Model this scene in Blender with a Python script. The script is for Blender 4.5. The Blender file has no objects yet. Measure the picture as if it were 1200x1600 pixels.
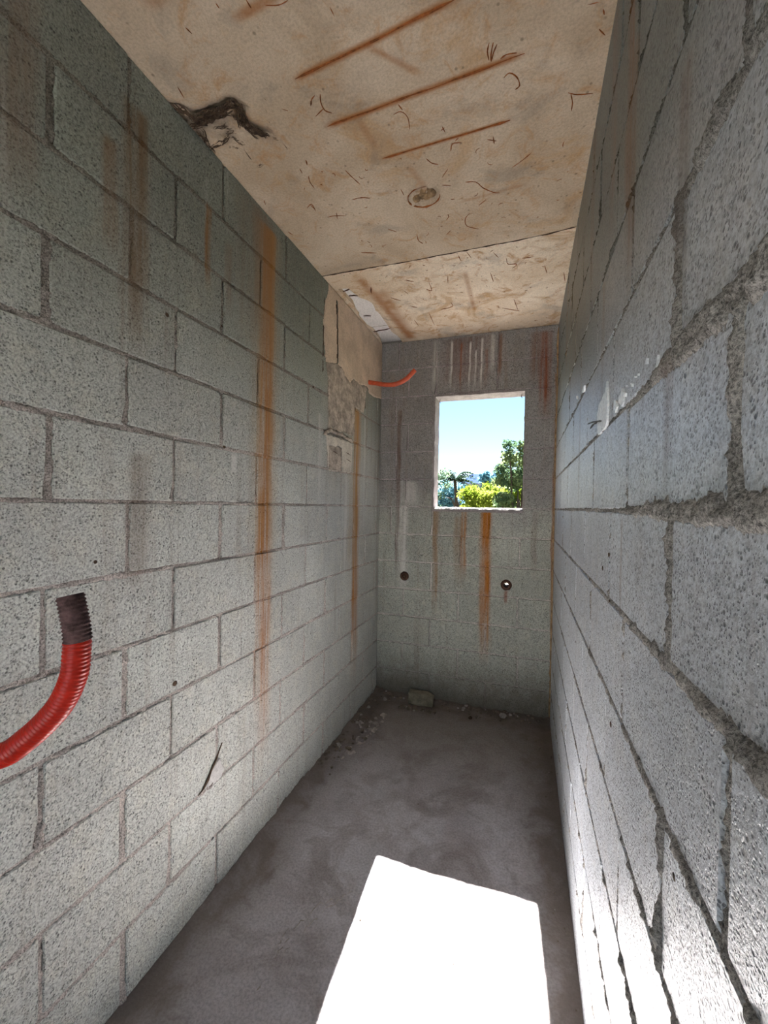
import bpy, bmesh, math, random
import numpy as np
from mathutils import Vector, Matrix, noise as mnoise

random.seed(7)
rng = np.random.default_rng(7)
PI = math.pi
COL = bpy.context.scene.collection

# ------------------------------------------------------------------ camera, light, exposure
XL, XR, YB, ZC = -1.036, 0.179, 2.938, 2.60      # left wall, right wall, back wall, ceiling (metres)
YF = -1.15                                        # wall behind the camera
cam_d = bpy.data.cameras.new('camera')
cam = bpy.data.objects.new('camera', cam_d); COL.objects.link(cam)
cam_d.sensor_fit = 'VERTICAL'; cam_d.sensor_height = 36.0
cam_d.lens = 652.24 / 1600.0 * 36.0
cam_d.clip_start = 0.02; cam_d.clip_end = 500
rt = Vector((0.94670586, 0.32161384, 0.01767899)); up = Vector((-0.02118466, 0.0074036, 0.99974817)); fw = Vector((-0.32140196, 0.94684198, -0.01382231))
M = Matrix((rt, up, -fw)).transposed().to_4x4(); M.translation = Vector((0, 0, 1.4))
cam.matrix_world = M
bpy.context.scene.camera = cam

sun_d = bpy.data.lights.new('sun', 'SUN'); sun_d.energy = 30.0; sun_d.angle = math.radians(0.55); sun_d.color = (1.0, 0.985, 0.965)
sun = bpy.data.objects.new('sun', sun_d); COL.objects.link(sun)
sdir = Vector((-0.062, 1.0, 1.005)).normalized()                   # towards the sun
sun.rotation_euler = sdir.to_track_quat('Z', 'Y').to_euler(); sun.location = (0, 8, 8)

world = bpy.data.worlds.new('sky_world'); bpy.context.scene.world = world; world.use_nodes = True
wn = world.node_tree; wn.nodes.clear()
wo = wn.nodes.new('ShaderNodeOutputWorld'); bg = wn.nodes.new('ShaderNodeBackground'); sky = wn.nodes.new('ShaderNodeTexSky')
sky.sky_type = 'NISHITA'; sky.sun_disc = False; sky.sun_elevation = math.radians(45); sky.sun_rotation = math.radians(-3.5)
sky.altitude = 50; sky.air_density = 1.0; sky.dust_density = 0.15; sky.ozone_density = 4.0
bg.inputs[1].default_value = 0.045
wn.links.new(sky.outputs[0], bg.inputs[0]); wn.links.new(bg.outputs[0], wo.inputs[0])

vs = bpy.context.scene.view_settings
bpy.context.scene.display_settings.display_device = 'sRGB'
vs.view_transform = 'Standard'; vs.look = 'None'; vs.gamma = 1.0; vs.use_curve_mapping = False
vs.exposure = 2.15

# ------------------------------------------------------------------ measured outlines (metres on their own wall, floor or ceiling plane)
TIE_WIRES = [[(-0.594, 1.103),(-0.604, 1.127),(-0.604, 1.152),(-0.587, 1.167)], [(-0.612, 1.102),(-0.627, 1.111),(-0.637, 1.126)], [(-0.606, 1.146),(-0.639, 1.161)], [(-0.409, 1.229),(-0.385, 1.226),(-0.37, 1.251),(-0.375, 1.292)], [(-0.386, 1.202),(-0.379, 1.223)], [(-0.084, 1.218),(-0.068, 1.209),(-0.049, 1.227),(-0.042, 1.253),(-0.054, 1.262)], [(-0.115, 1.115),(-0.121, 1.135),(-0.119, 1.158)], [(-0.105, 1.118),(-0.111, 1.138),(-0.115, 1.16)], [(-0.096, 1.125),(-0.106, 1.143),(-0.114, 1.164)], [(-0.089, 1.164),(-0.074, 1.158),(-0.048, 1.162)], [(0.09, 1.317),(0.115, 1.331),(0.158, 1.341)], [(0.098, 1.324),(0.105, 1.354),(0.104, 1.38)], [(-0.351, 1.416),(-0.336, 1.441),(-0.316, 1.453)], [(-0.275, 1.313),(-0.27, 1.336)], [(-0.265, 1.413),(-0.255, 1.386),(-0.227, 1.389)], [(-0.244, 1.378),(-0.233, 1.37)], [(-0.144, 1.404),(-0.117, 1.418)], [(-0.125, 1.399),(-0.124, 1.427)], [(-0.07, 1.544),(-0.036, 1.523),(-0.007, 1.5)], [(-0.236, 1.562),(-0.2, 1.573),(-0.177, 1.61),(-0.142, 1.644),(-0.119, 1.654)], [(-0.637, 1.379),(-0.628, 1.41),(-0.612, 1.455)], [(-0.776, 1.363),(-0.785, 1.389),(-0.784, 1.422)], [(-0.287, 1.483),(-0.314, 1.515)], [(-0.321, 1.55),(-0.29, 1.562)], [(-0.473, 1.525),(-0.47, 1.557)], [(-0.669, 1.519),(-0.632, 1.519),(-0.6, 1.532)], [(-0.241, 1.729),(-0.263, 1.759),(-0.263, 1.806),(-0.217, 1.84)], [(-0.34, 1.744),(-0.327, 1.726),(-0.328, 1.711)], [(-0.356, 1.837),(-0.333, 1.814)], [(-0.202, 1.698),(-0.172, 1.674)], [(0.134, 1.7),(0.181, 1.719)], [(-0.751, 1.297),(-0.752, 1.309)], [(-0.48, 1.799),(-0.483, 1.841),(-0.469, 1.867)], [(-0.79, 1.324),(-0.792, 1.344)], [(-0.864, 1.508),(-0.835, 1.492),(-0.838, 1.534)], [(-0.807, 1.58),(-0.774, 1.581),(-0.728, 1.595)], [(-0.761, 1.567),(-0.772, 1.6)], [(-1.016, 1.612),(-1.008, 1.636)], [(-0.591, 1.724),(-0.56, 1.754)], [(-0.763, 1.846),(-0.698, 1.87)], [(0.113, 1.103),(0.138, 1.105)], [(0.15, 1.124),(0.155, 1.138)], [(0.148, 1.168),(0.164, 1.187),(0.178, 1.195)], [(-0.827, 2.158),(-0.85, 2.217)], [(-0.17, 2.028),(-0.149, 2.078)], [(-0.113, 2.094),(-0.108, 2.146),(-0.067, 2.158),(-0.089, 2.191)], [(-0.04, 2.116),(0.0, 2.121)], [(-0.33, 2.003),(-0.324, 2.054)], [(-0.287, 1.992),(-0.273, 2.044)], [(-0.408, 2.164),(-0.42, 2.234)], [(-0.515, 2.19),(-0.519, 2.284),(-0.546, 2.259)], [(0.063, 2.211),(0.075, 2.282)], [(0.157, 2.307),(0.171, 2.398)], [(-0.667, 2.239),(-0.654, 2.286)], [(-0.762, 2.296),(-0.715, 2.345)], [(-0.676, 2.432),(-0.645, 2.452)], [(-0.592, 2.536),(-0.596, 2.73)], [(-0.704, 2.608),(-0.698, 2.7)], [(-0.516, 2.518),(-0.441, 2.502),(-0.441, 2.446)], [(-0.16, 2.605),(-0.06, 2.674)], [(-0.09, 2.515),(-0.069, 2.671)], [(-0.434, 2.951),(-0.411, 2.856)], [(-0.196, 2.2),(-0.188, 2.289)], [(-0.63, 2.14),(-0.589, 2.168)], [(-0.618, 0.868),(-0.588, 0.877),(-0.561, 0.876)], [(-0.656, 0.845),(-0.655, 0.862)], [(-0.73, 0.828),(-0.729, 0.838)], [(-0.977, 0.958),(-0.985, 0.99)], [(-0.839, 0.846),(-0.834, 0.862)], [(-0.727, 1.108),(-0.711, 1.119)], [(-0.751, 1.297),(-0.756, 1.317)], [(-1.004, 1.417),(-1.014, 1.441)], [(-0.841, 1.495),(-0.836, 1.525)], [(-0.472, 0.918),(-0.47, 0.939)]]
HOLE_STRANDS = [[(-1.042, 1.012),(-1.024, 1.024),(-1.002, 1.056),(-0.933, 1.053),(-0.86, 1.048),(-0.848, 1.069),(-0.868, 1.109),(-0.853, 1.143),(-0.822, 1.17)], [(-1.06, 1.072),(-1.001, 1.071),(-0.944, 1.066),(-0.886, 1.068)], [(-1.033, 1.101),(-1.032, 1.111),(-1.022, 1.13)], [(-1.01, 1.093),(-1.015, 1.117),(-1.028, 1.134)], [(-0.882, 1.076),(-0.872, 1.127),(-0.863, 1.17)], [(-0.855, 1.053),(-0.854, 1.103),(-0.859, 1.136)], [(-0.935, 1.142),(-0.929, 1.16),(-0.917, 1.173)], [(-0.942, 1.1),(-0.923, 1.101)], [(-0.97, 1.096),(-0.941, 1.105),(-0.92, 1.116)], [(-0.858, 1.121),(-0.837, 1.148),(-0.822, 1.17)], [(-0.809, 1.188),(-0.798, 1.194)], [(-0.945, 1.128),(-0.914, 1.128)], [(-1.032, 1.154),(-0.982, 1.153),(-0.94, 1.135)], [(-0.874, 1.083),(-0.883, 1.109),(-0.888, 1.122)], [(-0.954, 1.179),(-0.945, 1.184)], [(-0.923, 1.269),(-0.903, 1.263)], [(-1.058, 1.098),(-1.058, 1.146),(-1.047, 1.171)]]
SCRAPES = [[(-0.779, 1.048),(-0.773, 1.097)], [(-0.76, 1.046),(-0.753, 1.09)], [(-0.775, 1.074),(-0.776, 1.124),(-0.78, 1.181)], [(-0.788, 1.134),(-0.789, 1.253)], [(-0.928, 1.187),(-0.931, 1.249)], [(-0.924, 1.263),(-0.921, 1.282)], [(-0.741, 1.052),(-0.723, 1.066)]]
HOLE_OUTLINE = [(-1.039, 1.019),(-1.01, 1.026),(-0.997, 1.056),(-0.932, 1.051),(-0.858, 1.046),(-0.844, 1.07),(-0.864, 1.11),(-0.851, 1.153),(-0.894, 1.155),(-0.957, 1.156),(-1.021, 1.141),(-1.038, 1.13),(-1.05, 1.09),(-1.061, 1.062)]
SLOT_LEFT = [(-1.014, 2.122),(-1.009, 2.171),(-1.005, 2.252),(-1.001, 2.31),(-1.016, 2.382),(-1.025, 2.433),(-1.024, 2.479),(-1.044, 2.511),(-1.058, 2.587),(-1.039, 2.644),(-1.02, 2.704),(-1.016, 2.783),(-1.024, 2.876),(-1.053, 2.988)]
SLOT_RIGHT = [(-0.967, 2.157),(-0.956, 2.205),(-0.949, 2.253),(-0.943, 2.279),(-0.916, 2.303),(-0.901, 2.348),(-0.899, 2.399),(-0.909, 2.449),(-0.901, 2.497),(-0.901, 2.573),(-0.905, 2.652),(-0.908, 2.715),(-0.908, 2.803),(-0.888, 2.844),(-0.887, 2.904),(-0.893, 2.983)]
SLOT_SPALL = [(-0.956, 2.132),(-0.941, 2.187),(-0.929, 2.244),(-0.896, 2.293),(-0.875, 2.323),(-0.864, 2.359),(-0.862, 2.445),(-0.867, 2.526),(-0.871, 2.602),(-0.873, 2.662),(-0.875, 2.757),(-0.872, 2.837),(-0.873, 2.908),(-0.88, 2.98)]
SLOT_RODS = [[(-1.002, 2.165),(-0.971, 2.156),(-0.937, 2.141)], [(-1.041, 2.456),(-1.0, 2.475),(-0.957, 2.492)], [(-1.026, 2.72),(-0.962, 2.712),(-0.895, 2.702)], [(-0.99, 2.218),(-0.959, 2.221),(-0.94, 2.233)], [(-0.829, 2.15),(-0.847, 2.201)]]
PLASTER = [(2.049, 2.568),(2.01, 2.475),(1.989, 2.391),(1.999, 2.322),(2.029, 2.169),(2.15, 2.202),(2.225, 2.206),(2.286, 2.171),(2.349, 2.148),(2.413, 2.192),(2.506, 2.183),(2.655, 2.216),(2.684, 2.176),(2.796, 2.176),(2.915, 2.195),(2.974, 2.587)]
SMEAR = [(2.029, 2.169),(2.066, 2.075),(2.075, 1.825),(2.24, 1.831),(2.428, 1.837),(2.432, 2.022),(2.587, 2.016),(2.63, 2.199),(2.506, 2.183),(2.413, 2.192),(2.349, 2.148),(2.286, 2.171),(2.225, 2.206),(2.15, 2.202)]
BOX_OUT = [(2.042, 1.789),(2.408, 1.79),(2.394, 1.605),(2.229, 1.6),(2.083, 1.588)]
BOX_IN = [(2.078, 1.73),(2.243, 1.737),(2.248, 1.602),(2.083, 1.599)]
BOX_RIDGE = [(2.01, 1.776),(2.075, 1.814),(2.24, 1.814),(2.408, 1.799)]
GROOVE = [(2.146, 2.549),(2.158, 2.385),(2.168, 2.208)]
SPLATS = [[(1.108, 1.706),(1.094, 1.667),(1.09, 1.634),(1.095, 1.611),(1.115, 1.597),(1.186, 1.595),(1.225, 1.598),(1.244, 1.632),(1.24, 1.654),(1.217, 1.676),(1.161, 1.68),(1.122, 1.69)], [(0.933, 1.643),(0.922, 1.63),(0.924, 1.61),(0.937, 1.606),(0.949, 1.614),(0.97, 1.621),(0.967, 1.631),(0.947, 1.633)], [(0.913, 1.627),(0.905, 1.623),(0.908, 1.618),(0.916, 1.621)], [(1.015, 1.637),(0.992, 1.632),(0.982, 1.617),(0.998, 1.608),(1.016, 1.621)], [(0.904, 1.641),(0.899, 1.639),(0.9, 1.634),(0.905, 1.636)], [(0.86, 1.633),(0.852, 1.628),(0.852, 1.622),(0.86, 1.625)], [(0.836, 1.638),(0.828, 1.634),(0.83, 1.631),(0.836, 1.633)], [(0.815, 1.635),(0.811, 1.632),(0.813, 1.63)], [(0.763, 1.642),(0.756, 1.639),(0.757, 1.63),(0.765, 1.634)], [(0.701, 1.621),(0.697, 1.624),(0.696, 1.615),(0.702, 1.605),(0.706, 1.609)], [(1.552, 1.815),(1.526, 1.813),(1.548, 1.797),(1.594, 1.806)], [(1.766, 1.838),(1.736, 1.831),(1.734, 1.817),(1.763, 1.826)]]
TWIST = [[(1.379, 1.656),(1.274, 1.641),(1.19, 1.627),(1.129, 1.616)], [(1.318, 1.631),(1.273, 1.633),(1.19, 1.626)]]
CRACK = [(1.246, 0.527),(1.232, 0.509),(1.219, 0.488),(1.203, 0.47),(1.19, 0.455),(1.172, 0.43),(1.152, 0.414),(1.13, 0.408)]
CRACK_PATCH = [(1.241, 0.475),(1.265, 0.422),(1.248, 0.4),(1.215, 0.397),(1.193, 0.395),(1.157, 0.383),(1.153, 0.404),(1.177, 0.421),(1.192, 0.453),(1.213, 0.467)]
BRICK_AT = [(-0.771, 2.856),(-0.589, 2.866)]
LIGHT_HOLE = [(-0.46, 1.583),(-0.409, 1.539),(-0.352, 1.575),(-0.346, 1.614),(-0.38, 1.646),(-0.433, 1.633),(-0.406, 1.595)]
JOINT = [(-1.029, 1.975),(-0.525, 1.98),(-0.271, 1.973),(0.059, 1.966),(0.185, 1.945)]
CRUMBS = [(-0.989, 2.484),(-0.912, 2.612),(-0.832, 2.677),(-0.847, 2.475),(-0.873, 2.294),(-0.893, 2.159),(-0.941, 2.071),(-0.95, 2.187),(-0.936, 2.353)]
SCRATCHES = [[(-0.566, 1.382),(-0.652, 1.3),(-0.686, 1.228),(-0.702, 1.136),(-0.702, 1.05)], [(-0.56, 1.398),(-0.631, 1.283),(-0.674, 1.166),(-0.699, 1.078)], [(-0.715, 1.195),(-0.715, 1.121)], [(-0.697, 1.043),(-0.706, 0.98)]]


# ------------------------------------------------------------------ object helpers
def link(name, me, m, parent=None):
    o = bpy.data.objects.new(name, me); COL.objects.link(o)
    if m: 
        o.data.materials.append(m) if len(me.materials) == 0 else None
    if parent: o.parent = parent
    return o
def tag(o, label=None, cat=None, group=None, kind=None):
    if label: o['label'] = label
    if cat: o['category'] = cat
    if group: o['group'] = group
    if kind: o['kind'] = kind
    return o
def empty(name, loc=(0, 0, 0), parent=None):
    o = bpy.data.objects.new(name, None); COL.objects.link(o); o.location = loc
    if parent: o.parent = parent
    return o
def mesh_py(name, vs_, fs, m, parent=None, smooth=False):
    me = bpy.data.meshes.new(name); me.from_pydata([tuple(v) for v in vs_], [], fs); me.update()
    if smooth: me.polygons.foreach_set('use_smooth', [True] * len(me.polygons))
    return link(name, me, m, parent)
def mesh_bm(name, bm, m, parent=None, smooth=False):
    me = bpy.data.meshes.new(name); bmesh.ops.recalc_face_normals(bm, faces=bm.faces); bm.to_mesh(me); bm.free()
    if smooth: me.polygons.foreach_set('use_smooth', [True] * len(me.polygons))
    return link(name, me, m, parent)

# value noise in numpy
_T = rng.random((512, 512))
def vnoise(x, y, f, seed=0):
    x = x * f + seed * 17.31; y = y * f + seed * 7.77
    xi = np.floor(x).astype(int); yi = np.floor(y).astype(int); xf = x - xi; yf = y - yi
    xf = xf * xf * (3 - 2 * xf); yf = yf * yf * (3 - 2 * yf)
    a = _T[xi % 512, yi % 512]; b = _T[(xi + 1) % 512, yi % 512]; c = _T[xi % 512, (yi + 1) % 512]; d = _T[(xi + 1) % 512, (yi + 1) % 512]
    return (a * (1 - xf) + b * xf) * (1 - yf) + (c * (1 - xf) + d * xf) * yf
def fbm(x, y, f, n=3, seed=0):
    s = 0; a = .5
    for i in range(n): s = s + a * vnoise(x, y, f * 2 ** i, seed + i); a *= .5
    return s / (1 - .5 ** n)

# ------------------------------------------------------------------ material helpers
class NT:
    def __init__(s, name):
        s.m = bpy.data.materials.new(name); s.m.use_nodes = True; s.t = s.m.node_tree; s.t.nodes.clear()
        s.out = s.n('ShaderNodeOutputMaterial'); s.b = s.n('ShaderNodeBsdfPrincipled'); s.l(s.b.outputs[0], s.out.inputs[0])
        s.geo = s.n('ShaderNodeNewGeometry'); s.pos = s.geo.outputs['Position']
        sp = s.n('ShaderNodeSeparateXYZ'); s.l(s.pos, sp.inputs[0]); s.x, s.y, s.z = sp.outputs
    def n(s, t): return s.t.nodes.new(t)
    def l(s, a, b): s.t.links.new(a, b)
    def setin(s, i, v):
        if isinstance(v, bpy.types.NodeSocket): s.l(v, i)
        else: i.default_value = v
    def math(s, op, a, b=0.0, clamp=False):
        n = s.n('ShaderNodeMath'); n.operation = op; n.use_clamp = clamp; s.setin(n.inputs[0], a); s.setin(n.inputs[1], b); return n.outputs[0]
    def mr(s, v, a, b, c=0.0, d=1.0, smooth=True):
        n = s.n('ShaderNodeMapRange'); n.interpolation_type = 'SMOOTHSTEP' if smooth else 'LINEAR'; n.clamp = True if not smooth else n.clamp
        s.setin(n.inputs[0], v)
        for k, w in zip((1, 2, 3, 4), (a, b, c, d)): n.inputs[k].default_value = w
        return n.outputs[0]
    def noise(s, scale, detail=3, rough=.55, vec=None, dist=0.0, col=False):
        n = s.n('ShaderNodeTexNoise'); n.inputs['Scale'].default_value = scale; n.inputs['Detail'].default_value = detail
        n.inputs['Roughness'].default_value = rough; n.inputs['Distortion'].default_value = dist
        s.l(vec if vec else s.pos, n.inputs['Vector']); return n.outputs[1 if col else 0]
    def stretch(s, sx, sy, sz):
        n = s.n('ShaderNodeVectorMath'); n.operation = 'MULTIPLY'; s.l(s.pos, n.inputs[0]); n.inputs[1].default_value = (sx, sy, sz); return n.outputs[0]
    def voro(s, scale, vec=None, feature='F1'):
        n = s.n('ShaderNodeTexVoronoi'); n.inputs['Scale'].default_value = scale; n.feature = feature; s.l(vec if vec else s.pos, n.inputs['Vector']); return n.outputs[0]
    def mix(s, f, a, b, mode='MIX'):
        n = s.n('ShaderNodeMix'); n.data_type = 'RGBA'; n.blend_type = mode; s.setin(n.inputs[0], f)
        s.setin(n.inputs[6], a if isinstance(a, bpy.types.NodeSocket) else (*a, 1)); s.setin(n.inputs[7], b if isinstance(b, bpy.types.NodeSocket) else (*b, 1)); return n.outputs[2]
    def bump(s, h, dist, strength=1.0, prev=None):
        n = s.n('ShaderNodeBump'); n.inputs['Distance'].default_value = dist; n.inputs['Strength'].default_value = strength; s.l(h, n.inputs['Height'])
        if prev: s.l(prev, n.inputs['Normal'])
        return n.outputs[0]
    def done(s, col, rough=.85, normal=None, spec=.3, metal=0.0):
        s.setin(s.b.inputs['Base Color'], col if isinstance(col, bpy.types.NodeSocket) else (*col, 1)); s.setin(s.b.inputs['Roughness'], rough)
        s.b.inputs['Specular IOR Level'].default_value = spec; s.b.inputs['Metallic'].default_value = metal
        if normal: s.l(normal, s.b.inputs['Normal'])
        return s.m

RUST = (.42, .155, .018); BROWN = (.20, .125, .08); WHITE = (.74, .72, .68); DARK = (.06, .055, .05)
def streaks(t, col, s_, items):
    """stains that ran down a wall: (centre, half width, z low, z high, strength, colour)"""
    fib = t.noise(1.0, 3, .6, t.stretch(45, 45, 1.6)); fibm = t.mr(fib, .3, .62)
    wob = t.noise(1.0, 2, .5, t.stretch(.001, .001, 3.0)); patch = t.mr(t.noise(5.0, 3, .6), .25, .6, .45, 1.0)
    wz = t.math('MULTIPLY', t.math('SUBTRACT', wob, .5), .05)
    f_ = t.math('MULTIPLY', fibm, patch)
    sw = t.math('ADD', s_, wz)
    for c, w, z0, z1, k, rgb in items:
        d = t.math('ABSOLUTE', t.math('SUBTRACT', sw, c))
        a = t.mr(d, w, w * .25)                       # soft sides
        zz = t.math('MULTIPLY', t.mr(t.z, z0, z0 + .35 * (z1 - z0)), t.mr(t.z, z1, z1 - .03))
        a = t.math('MULTIPLY', t.math('MULTIPLY', a, zz), t.math('MULTIPLY', t.math('ADD', t.math('MULTIPLY', f_, .75), .25), k))
        col = t.mix(a, col, rgb)
    return col

def wall_mats(name, axis, items, tint, joint, spotty=1.0, general=0.0, top=None, dirt=0.0, rough=.75, spec=.35, bmp=.0032):
    t = NT(name + '_block')
    s_ = t.x if axis == 'x' else t.y
    oi = t.n('ShaderNodeObjectInfo')
    big = t.noise(2.2, 3, .6); mid = t.noise(14, 4, .65); fine = t.noise(170, 3, .7)
    col = t.mix(t.mr(big, .35, .65), tuple(c * .86 for c in tint), tuple(c * 1.12 for c in tint))
    col = t.mix(t.math('MULTIPLY', t.mr(oi.outputs['Random'], 0, 1, 0, 1, False), .5), col, tuple(c * k for c, k in zip(tint, (.82, .80, .80))))
    col = t.mix(t.math('MULTIPLY', t.mr(mid, .45, .7), .35), col, tuple(c * k for c, k in zip(tint, (1.15, 1.07, .96))))
    sp1 = t.mr(fine, .30, .66); col = t.mix(1.0, col, t.mix(sp1, (.66, .66, .66), (1.22, 1.22, 1.22)), 'MULTIPLY')
    v = t.voro(95, None); v2 = t.voro(210, None)
    keep = t.mr(t.noise(38, 2, .5), .46, .60)
    pit = t.math('MULTIPLY', t.mr(v, .33, .12), keep); pit2 = t.math('MULTIPLY', t.mr(v2, .42, .2), t.mr(t.noise(60, 2), .4, .55))
    pits = t.math('MAXIMUM', pit, t.math('MULTIPLY', pit2, .7))
    col = t.mix(t.math('MULTIPLY', pits, .78 * spotty, True), col, tuple(c * .22 for c in tint))
    if top:                                           # upper courses darkened: damp and algae plus painted-in shade
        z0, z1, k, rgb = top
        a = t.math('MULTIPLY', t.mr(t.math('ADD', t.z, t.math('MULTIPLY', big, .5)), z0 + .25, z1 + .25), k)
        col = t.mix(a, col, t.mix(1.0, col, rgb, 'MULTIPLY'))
    if general:
        g = t.noise(1.0, 4, .65, t.stretch(22, 22, 1.1)); col = t.mix(t.math('MULTIPLY', t.mr(g, .52, .72), general), col, BROWN)
        g = t.noise(1.0, 4, .65, t.stretch(31, 31, 1.7)); col = t.mix(t.math('MULTIPLY', t.mr(g, .56, .75), general * .7), col, WHITE)
    if dirt: col = t.mix(t.math('MULTIPLY', t.mr(t.math('SUBTRACT', t.z, t.math('MULTIPLY', mid, .25)), dirt, -.12), .8), col, (.13, .105, .075))
    col = streaks(t, col, s_, items)
    h = t.math('SUBTRACT', t.math('ADD', t.math('MULTIPLY', fine, .6), t.math('MULTIPLY', mid, .8)), t.math('MULTIPLY', pits, 1.0))
    a = t.done(col, rough, t.bump(h, bmp), spec)
    t = NT(name + '_mortar'); s_ = t.x if axis == 'x' else t.y
    big = t.noise(9, 4, .65); fine = t.noise(240, 4, .75)
    col = t.mix(t.mr(big, .35, .65), tuple(c * .78 for c in joint), tuple(c * 1.15 for c in joint))
    col = t.mix(1.0, col, t.mix(t.mr(fine, .32, .62), (.35, .35, .35), (1.3, 1.3, 1.3)), 'MULTIPLY')
    if top:  # mortar gets the same damp tone and painted shade
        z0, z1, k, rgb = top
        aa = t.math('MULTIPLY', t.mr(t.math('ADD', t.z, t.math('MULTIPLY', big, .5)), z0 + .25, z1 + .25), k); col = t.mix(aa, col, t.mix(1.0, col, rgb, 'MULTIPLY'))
    if dirt: col = t.mix(t.math('MULTIPLY', t.mr(t.math('SUBTRACT', t.z, t.math('MULTIPLY', big, .25)), dirt, -.12), .8), col, (.13, .105, .075))
    col = streaks(t, col, s_, items)
    b = t.done(col, .95, t.bump(t.math('ADD', fine, t.noise(60, 3)), .004), .1)
    return a, b

L_ST = [(1.495, .075, .22, 2.56, 1.0, RUST), (1.50, .045, 1.75, 2.56, 1.0, (.33, .12, .010)), (1.50, .02, .3, 1.9, .9, (.36, .12, .015)), (1.49, .13, .9, 2.56, .45, (.40, .25, .10)), (2.49, .075, .15, 2.03, .95, (.40, .17, .035)), (2.50, .04, .9, 2.0, .9, (.42, .17, .02)), (2.45, .14, .8, 2.05, .45, (.42, .30, .16)),
        (.875, .06, 1.75, 2.5, .75, (.16, .085, .03)), (.80, .03, 2.0, 2.35, .5, (.2, .09, .02)), (1.15, .02, 2.1, 2.42, .8, (.25, .11, .02)), (.895, .05, 1.1, 1.55, .55, (.17, .10, .055)), (1.42, .16, 1.9, 2.6, .5, BROWN),
        (1.255, .03, 2.05, 2.35, .45, BROWN), (1.30, .022, 1.5, 1.60, .8, WHITE), (.6, .05, 2.0, 2.6, .55, BROWN), (2.2, .2, 1.4, 2.1, .5, (.26, .2, .15)), (2.62, .02, 1.2, 2.0, .4, WHITE), (2.9, .02, .3, 2.2, .45, BROWN), (2.33, .03, .9, 1.6, .45, WHITE), (1.98, .03, 1.3, 1.9, .35, WHITE)]
R_ST = [(.945, .04, 1.86, 2.6, .95, (.20, .085, .025)), (.915, .05, 1.75, 2.3, .8, (.15, .085, .04)), (1.12, .05, 1.95, 2.6, .6, BROWN), (1.66, .03, 1.3, 2.0, .5, BROWN), (1.45, .06, 2.0, 2.6, .6, (.17, .10, .045)), (1.9, .5, 1.75, 2.6, .5, (.20, .15, .085)),
        (2.91, .03, .1, 2.6, .95, (.32, .16, .06)), (.66, .03, 1.4, 1.62, .5, (.16, .10, .07)), (.62, .03, 1.62, 1.98, .75, (.17, .14, .12)), (.93, .015, 1.15, 1.4, .4, BROWN), (2.3, .06, 2.0, 2.6, .5, (.3, .14, .04)), (1.20, .03, 1.5, 2.0, .5, BROWN)]
B_ST = [(-.255, .055, .25, 1.39, 1.0, RUST), (-.25, .03, .6, 1.39, 1.0, (.40, .14, .015)), (-.405, .028, .85, 1.39, .85, RUST), (-.44, .05, .8, 1.35, .45, (.28, .15, .05)), (-.605, .03, .55, 1.39, .75, (.30, .14, .03)), (-.89, .022, .7, 2.12, .85, (.14, .07, .05)), (-.845, .05, .7, 1.42, .8, WHITE),
        (-.80, .1, 1.38, 1.60, .55, WHITE), (.10, .05, 1.95, 2.58, .95, (.24, .07, .025)), (.04, .05, 2.2, 2.58, .6, (.2, .08, .04)), (-.40, .24, 2.19, 2.6, .75, (.17, .10, .085)), (-.52, .012, 2.19, 2.58, .9, WHITE), (-.39, .010, 2.19, 2.56, .95, WHITE), (-.35, .008, 2.19, 2.5, .95, WHITE), (-.31, .012, 2.2, 2.58, .9, WHITE), (-.24, .02, 2.3, 2.6, .8, WHITE), (-.45, .012, 2.2, 2.56, .9, (.28, .09, .03)), (-.28, .015, 2.2, 2.5, .8, (.26, .10, .04)),
        (-.19, .02, 2.25, 2.6, .8, (.20, .08, .03)), (-.63, .03, 2.2, 2.6, .5, WHITE), (.172, .014, .15, 2.3, .9, (.30, .13, .05)), (-.114, .018, .74, .86, .8, (.26, .11, .07)), (.06, .03, .9, 1.4, .4, BROWN)]
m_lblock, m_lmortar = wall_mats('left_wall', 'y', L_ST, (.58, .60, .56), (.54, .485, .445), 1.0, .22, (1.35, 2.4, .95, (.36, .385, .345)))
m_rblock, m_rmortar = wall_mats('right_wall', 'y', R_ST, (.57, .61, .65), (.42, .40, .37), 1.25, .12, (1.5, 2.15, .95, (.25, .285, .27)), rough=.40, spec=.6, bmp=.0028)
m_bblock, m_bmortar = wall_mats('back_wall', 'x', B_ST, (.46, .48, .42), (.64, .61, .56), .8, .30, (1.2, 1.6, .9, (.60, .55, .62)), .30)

def plain(name, rgb, rough=.85, var=.25, scale=12, bump=.003, fine=150, spec=.25, metal=0.0):
    t = NT(name); a = t.noise(scale, 4, .6); f_ = t.noise(fine, 3, .65)
    c = t.mix(t.mr(a, .3, .7), tuple(x * (1 - var) for x in rgb), tuple(min(1, x * (1 + var)) for x in rgb))
    c = t.mix(1.0, c, t.mix(t.mr(f_, .3, .65), (.85,) * 3, (1.12,) * 3), 'MULTIPLY')
    return t.done(c, rough, t.bump(t.math('ADD', a, f_), bump), spec, metal)

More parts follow.
